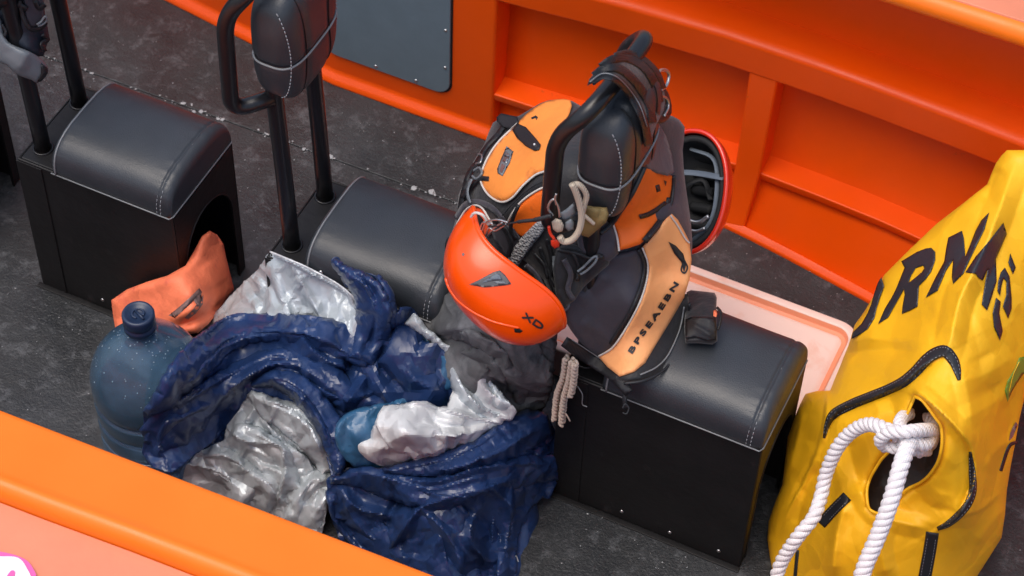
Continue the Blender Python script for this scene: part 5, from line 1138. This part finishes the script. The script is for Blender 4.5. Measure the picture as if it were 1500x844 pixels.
LET = [([(1291, 406), (1295, 419), (1289, 436), (1284, 452), (1281, 466), (1271, 482), (1258, 491), (1247, 497), (1249, 487), (1262, 474), (1270, 460), (1276, 446), (1281, 428), (1286, 414)], []),
       ([(1320, 383), (1343, 369), (1356, 364), (1364, 363), (1370, 369), (1370, 381), (1364, 398), (1356, 409), (1346, 419), (1345, 434), (1344, 449), (1333, 455), (1321, 460), (1322, 448), (1325, 432), (1324, 424), (1310, 449), (1301, 465), (1286, 475), (1296, 452), (1306, 436), (1313, 422), (1325, 392)], [[(1341, 393), (1352, 389), (1354, 393), (1350, 399), (1338, 409), (1331, 414), (1334, 405)]]),
       ([(1389, 348), (1409, 338), (1412, 349), (1414, 376), (1429, 338), (1437, 323), (1449, 311), (1442, 336), (1426, 369), (1411, 401), (1396, 416), (1394, 406), (1396, 381), (1386, 396), (1373, 426), (1356, 436), (1369, 409), (1383, 383), (1386, 363)], []),
       ([(1414, 399), (1429, 376), (1449, 353), (1470, 326), (1475, 343), (1459, 379), (1460, 412), (1452, 438), (1446, 455), (1438, 446), (1441, 425), (1447, 394), (1440, 411), (1434, 408), (1429, 401)], []),
       ([(1461, 426), (1462, 412), (1466, 399), (1472, 392), (1479, 405), (1482, 436), (1482, 452), (1477, 467), (1469, 449), (1474, 432), (1474, 412), (1470, 408), (1467, 420), (1465, 434)], []),
       ([(1459, 436), (1466, 442), (1464, 459), (1469, 485), (1465, 499), (1456, 479), (1454, 459)], []), ([(1477, 385), (1480, 371), (1488, 392), (1484, 402)], [])]
for pg, hh in LET: relief('lettering', pg, S_y, M['print'], yb, thick=.005, ew=1.5, off=.0034, step=2.6, holes=hh)
relief('leaf_print', [(1493, 524), (1487, 540), (1476, 558), (1472, 572), (1476, 589), (1482, 575), (1487, 566), (1499, 548), (1512, 540), (1512, 520)], S_y, M['green'], yb, thick=.0025, ew=1.5, off=.0022, step=3.2)
cord('leaf_vein', [(1493, 530), (1484, 550), (1478, 575)], .0009, S_y, M['yellow'], yb, off=.003)
relief('dark_print', [(1488, 618), (1491, 622), (1484, 640), (1478, 646), (1480, 634)], S_y, M['grime'], yb, thick=.0025, ew=1.5, off=.002, step=3.2)

# ================================================================== WHITE ROPE
wr = empty('white_rope', W(1330, 640, t=4.1), 'thick white twisted rope knotted at the dark opening of the yellow bag', 'rope')
def rope(name, P3, R, pitch, parent, strands=3):
    P = catmull(P3, 16); d = np.concatenate([[0], np.cumsum(np.linalg.norm(np.diff(P, axis=0), axis=1))])
    s = np.linspace(0, d[-1], int(d[-1]/(pitch/14))+2); P = np.array([[np.interp(k, d, P[:, c]) for c in range(3)] for k in s])
    T, N, B = frames(P); out = []
    for k in range(strands):
        a = 2*pi*s/pitch+2*pi*k/strands
        out.append(mesh(name, *tube_data(P+(N*np.cos(a)[:, None]+B*np.sin(a)[:, None])*R*.52, R*.56, 10), M['rope'], parent))
    return out
def rp_(L): return [W(u, v, t=t) for (u, v, t) in L]
rope('rope_strand', rp_([(1345, 650, 4.10), (1318, 640, 4.06), (1296, 628, 4.05), (1271, 622, 4.10), (1246, 634, 4.15), (1225, 659, 4.19), (1210, 694, 4.23), (1203, 725, 4.24), (1192, 757, 4.23), (1169, 786, 4.24), (1147, 819, 4.28), (1136, 850, 4.30), (1130, 880, 4.3)]), .0135, .05, wr)
rope('rope_strand', rp_([(1345, 632, 4.08), (1332, 650, 4.03), (1321, 678, 4.00), (1306, 730, 4.0), (1288, 780, 4.02), (1268, 827, 4.04), (1258, 860, 4.05), (1252, 890, 4.05)]), .0155, .044, wr)
rope('rope_strand', rp_([(1296, 654, 4.09), (1290, 644, 4.06), (1303, 633, 4.03), (1330, 632, 4.01), (1352, 630, 4.04), (1366, 632, 4.10), (1362, 652, 4.16), (1345, 662, 4.14)]), .0125, .045, wr)
rope('rope_strand', rp_([(1332, 606, 4.17), (1322, 612, 4.10), (1318, 624, 4.06), (1328, 642, 4.03), (1350, 652, 4.05), (1362, 646, 4.09), (1368, 628, 4.15), (1360, 610, 4.2)]), .012, .045, wr)
rope('rope_strand', rp_([(1360, 660, 4.14), (1340, 660, 4.08), (1316, 658, 4.06), (1298, 652, 4.08), (1292, 640, 4.1)]), .011, .045, wr)

# ================================================================== GEAR HANGING AT THE UPPER LEFT BACKREST
hg = empty('hanging_harness', (-1.72, .08, .9), 'dark harness with a grey curved handle hanging on the upper left backrest', 'harness')
S_g = Surf([(0, 0, 'y', .06), (70, 0, 'y', .1), (72, 58, 'y', .1), (60, 110, 'y', .05), (0, 90, 'y', .02), (40, 70, 'y', .04)], tins=[(Tin((-40, -40, 90, 130), 22, 5), .008)])
relief('harness_body', [(-40, -40), (60, -40), (64, 0), (66, 20), (72, 52), (70, 62), (64, 82), (50, 84), (30, 72), (10, 60), (-40, 50)], S_g, M['navymatte'], hg, thick=.05, ew=10, drop=.02, step=4)
relief('grey_handle', [(-10, 20), (2, 30), (5, 48), (12, 61), (24, 68), (42, 75), (58, 84), (66, 92), (71, 103), (66, 114), (55, 122), (46, 117), (26, 110), (10, 96), (-10, 80)], S_g, M['greyclip'], hg, thick=.03, ew=9, drop=.012, off=.02, step=3.2, curve=2)
relief('grip_end', [(60, 92), (70, 100), (70, 108), (60, 120), (54, 121), (60, 108)], S_g, M['web'], hg, thick=.03, ew=5, drop=.004, off=.028, step=3)
for pth, wd_, mm in (([(28, 0), (34, 24), (44, 42), (58, 42), (68, 32)], 7, 'web'), ([(-10, 8), (10, 12), (28, 8), (40, 14)], 8, 'web'), ([(50, 0), (58, 12), (66, 6)], 8, 'web'), ([(62, 50), (70, 58), (62, 64), (66, 76)], 7, 'web'), ([(2, 36), (8, 46), (6, 54)], 5, 'trim')):
    strip('harness_strap', pth, wd_, S_g, M[mm], hg, off=.016, thick=.01)
relief('harness_pad', [(32, -10), (62, -10), (64, 26), (60, 38), (46, 42), (36, 30)], S_g, M['char_nylon'], hg, thick=.02, ew=7, drop=.008, off=.012, step=3.4)
tube('buckle', on(S_g, [(54, 36), (60, 32), (66, 24), (68, 30), (62, 36), (56, 38)], .02), .0025, M['piping'], hg, seg=6, smooth_path=False)
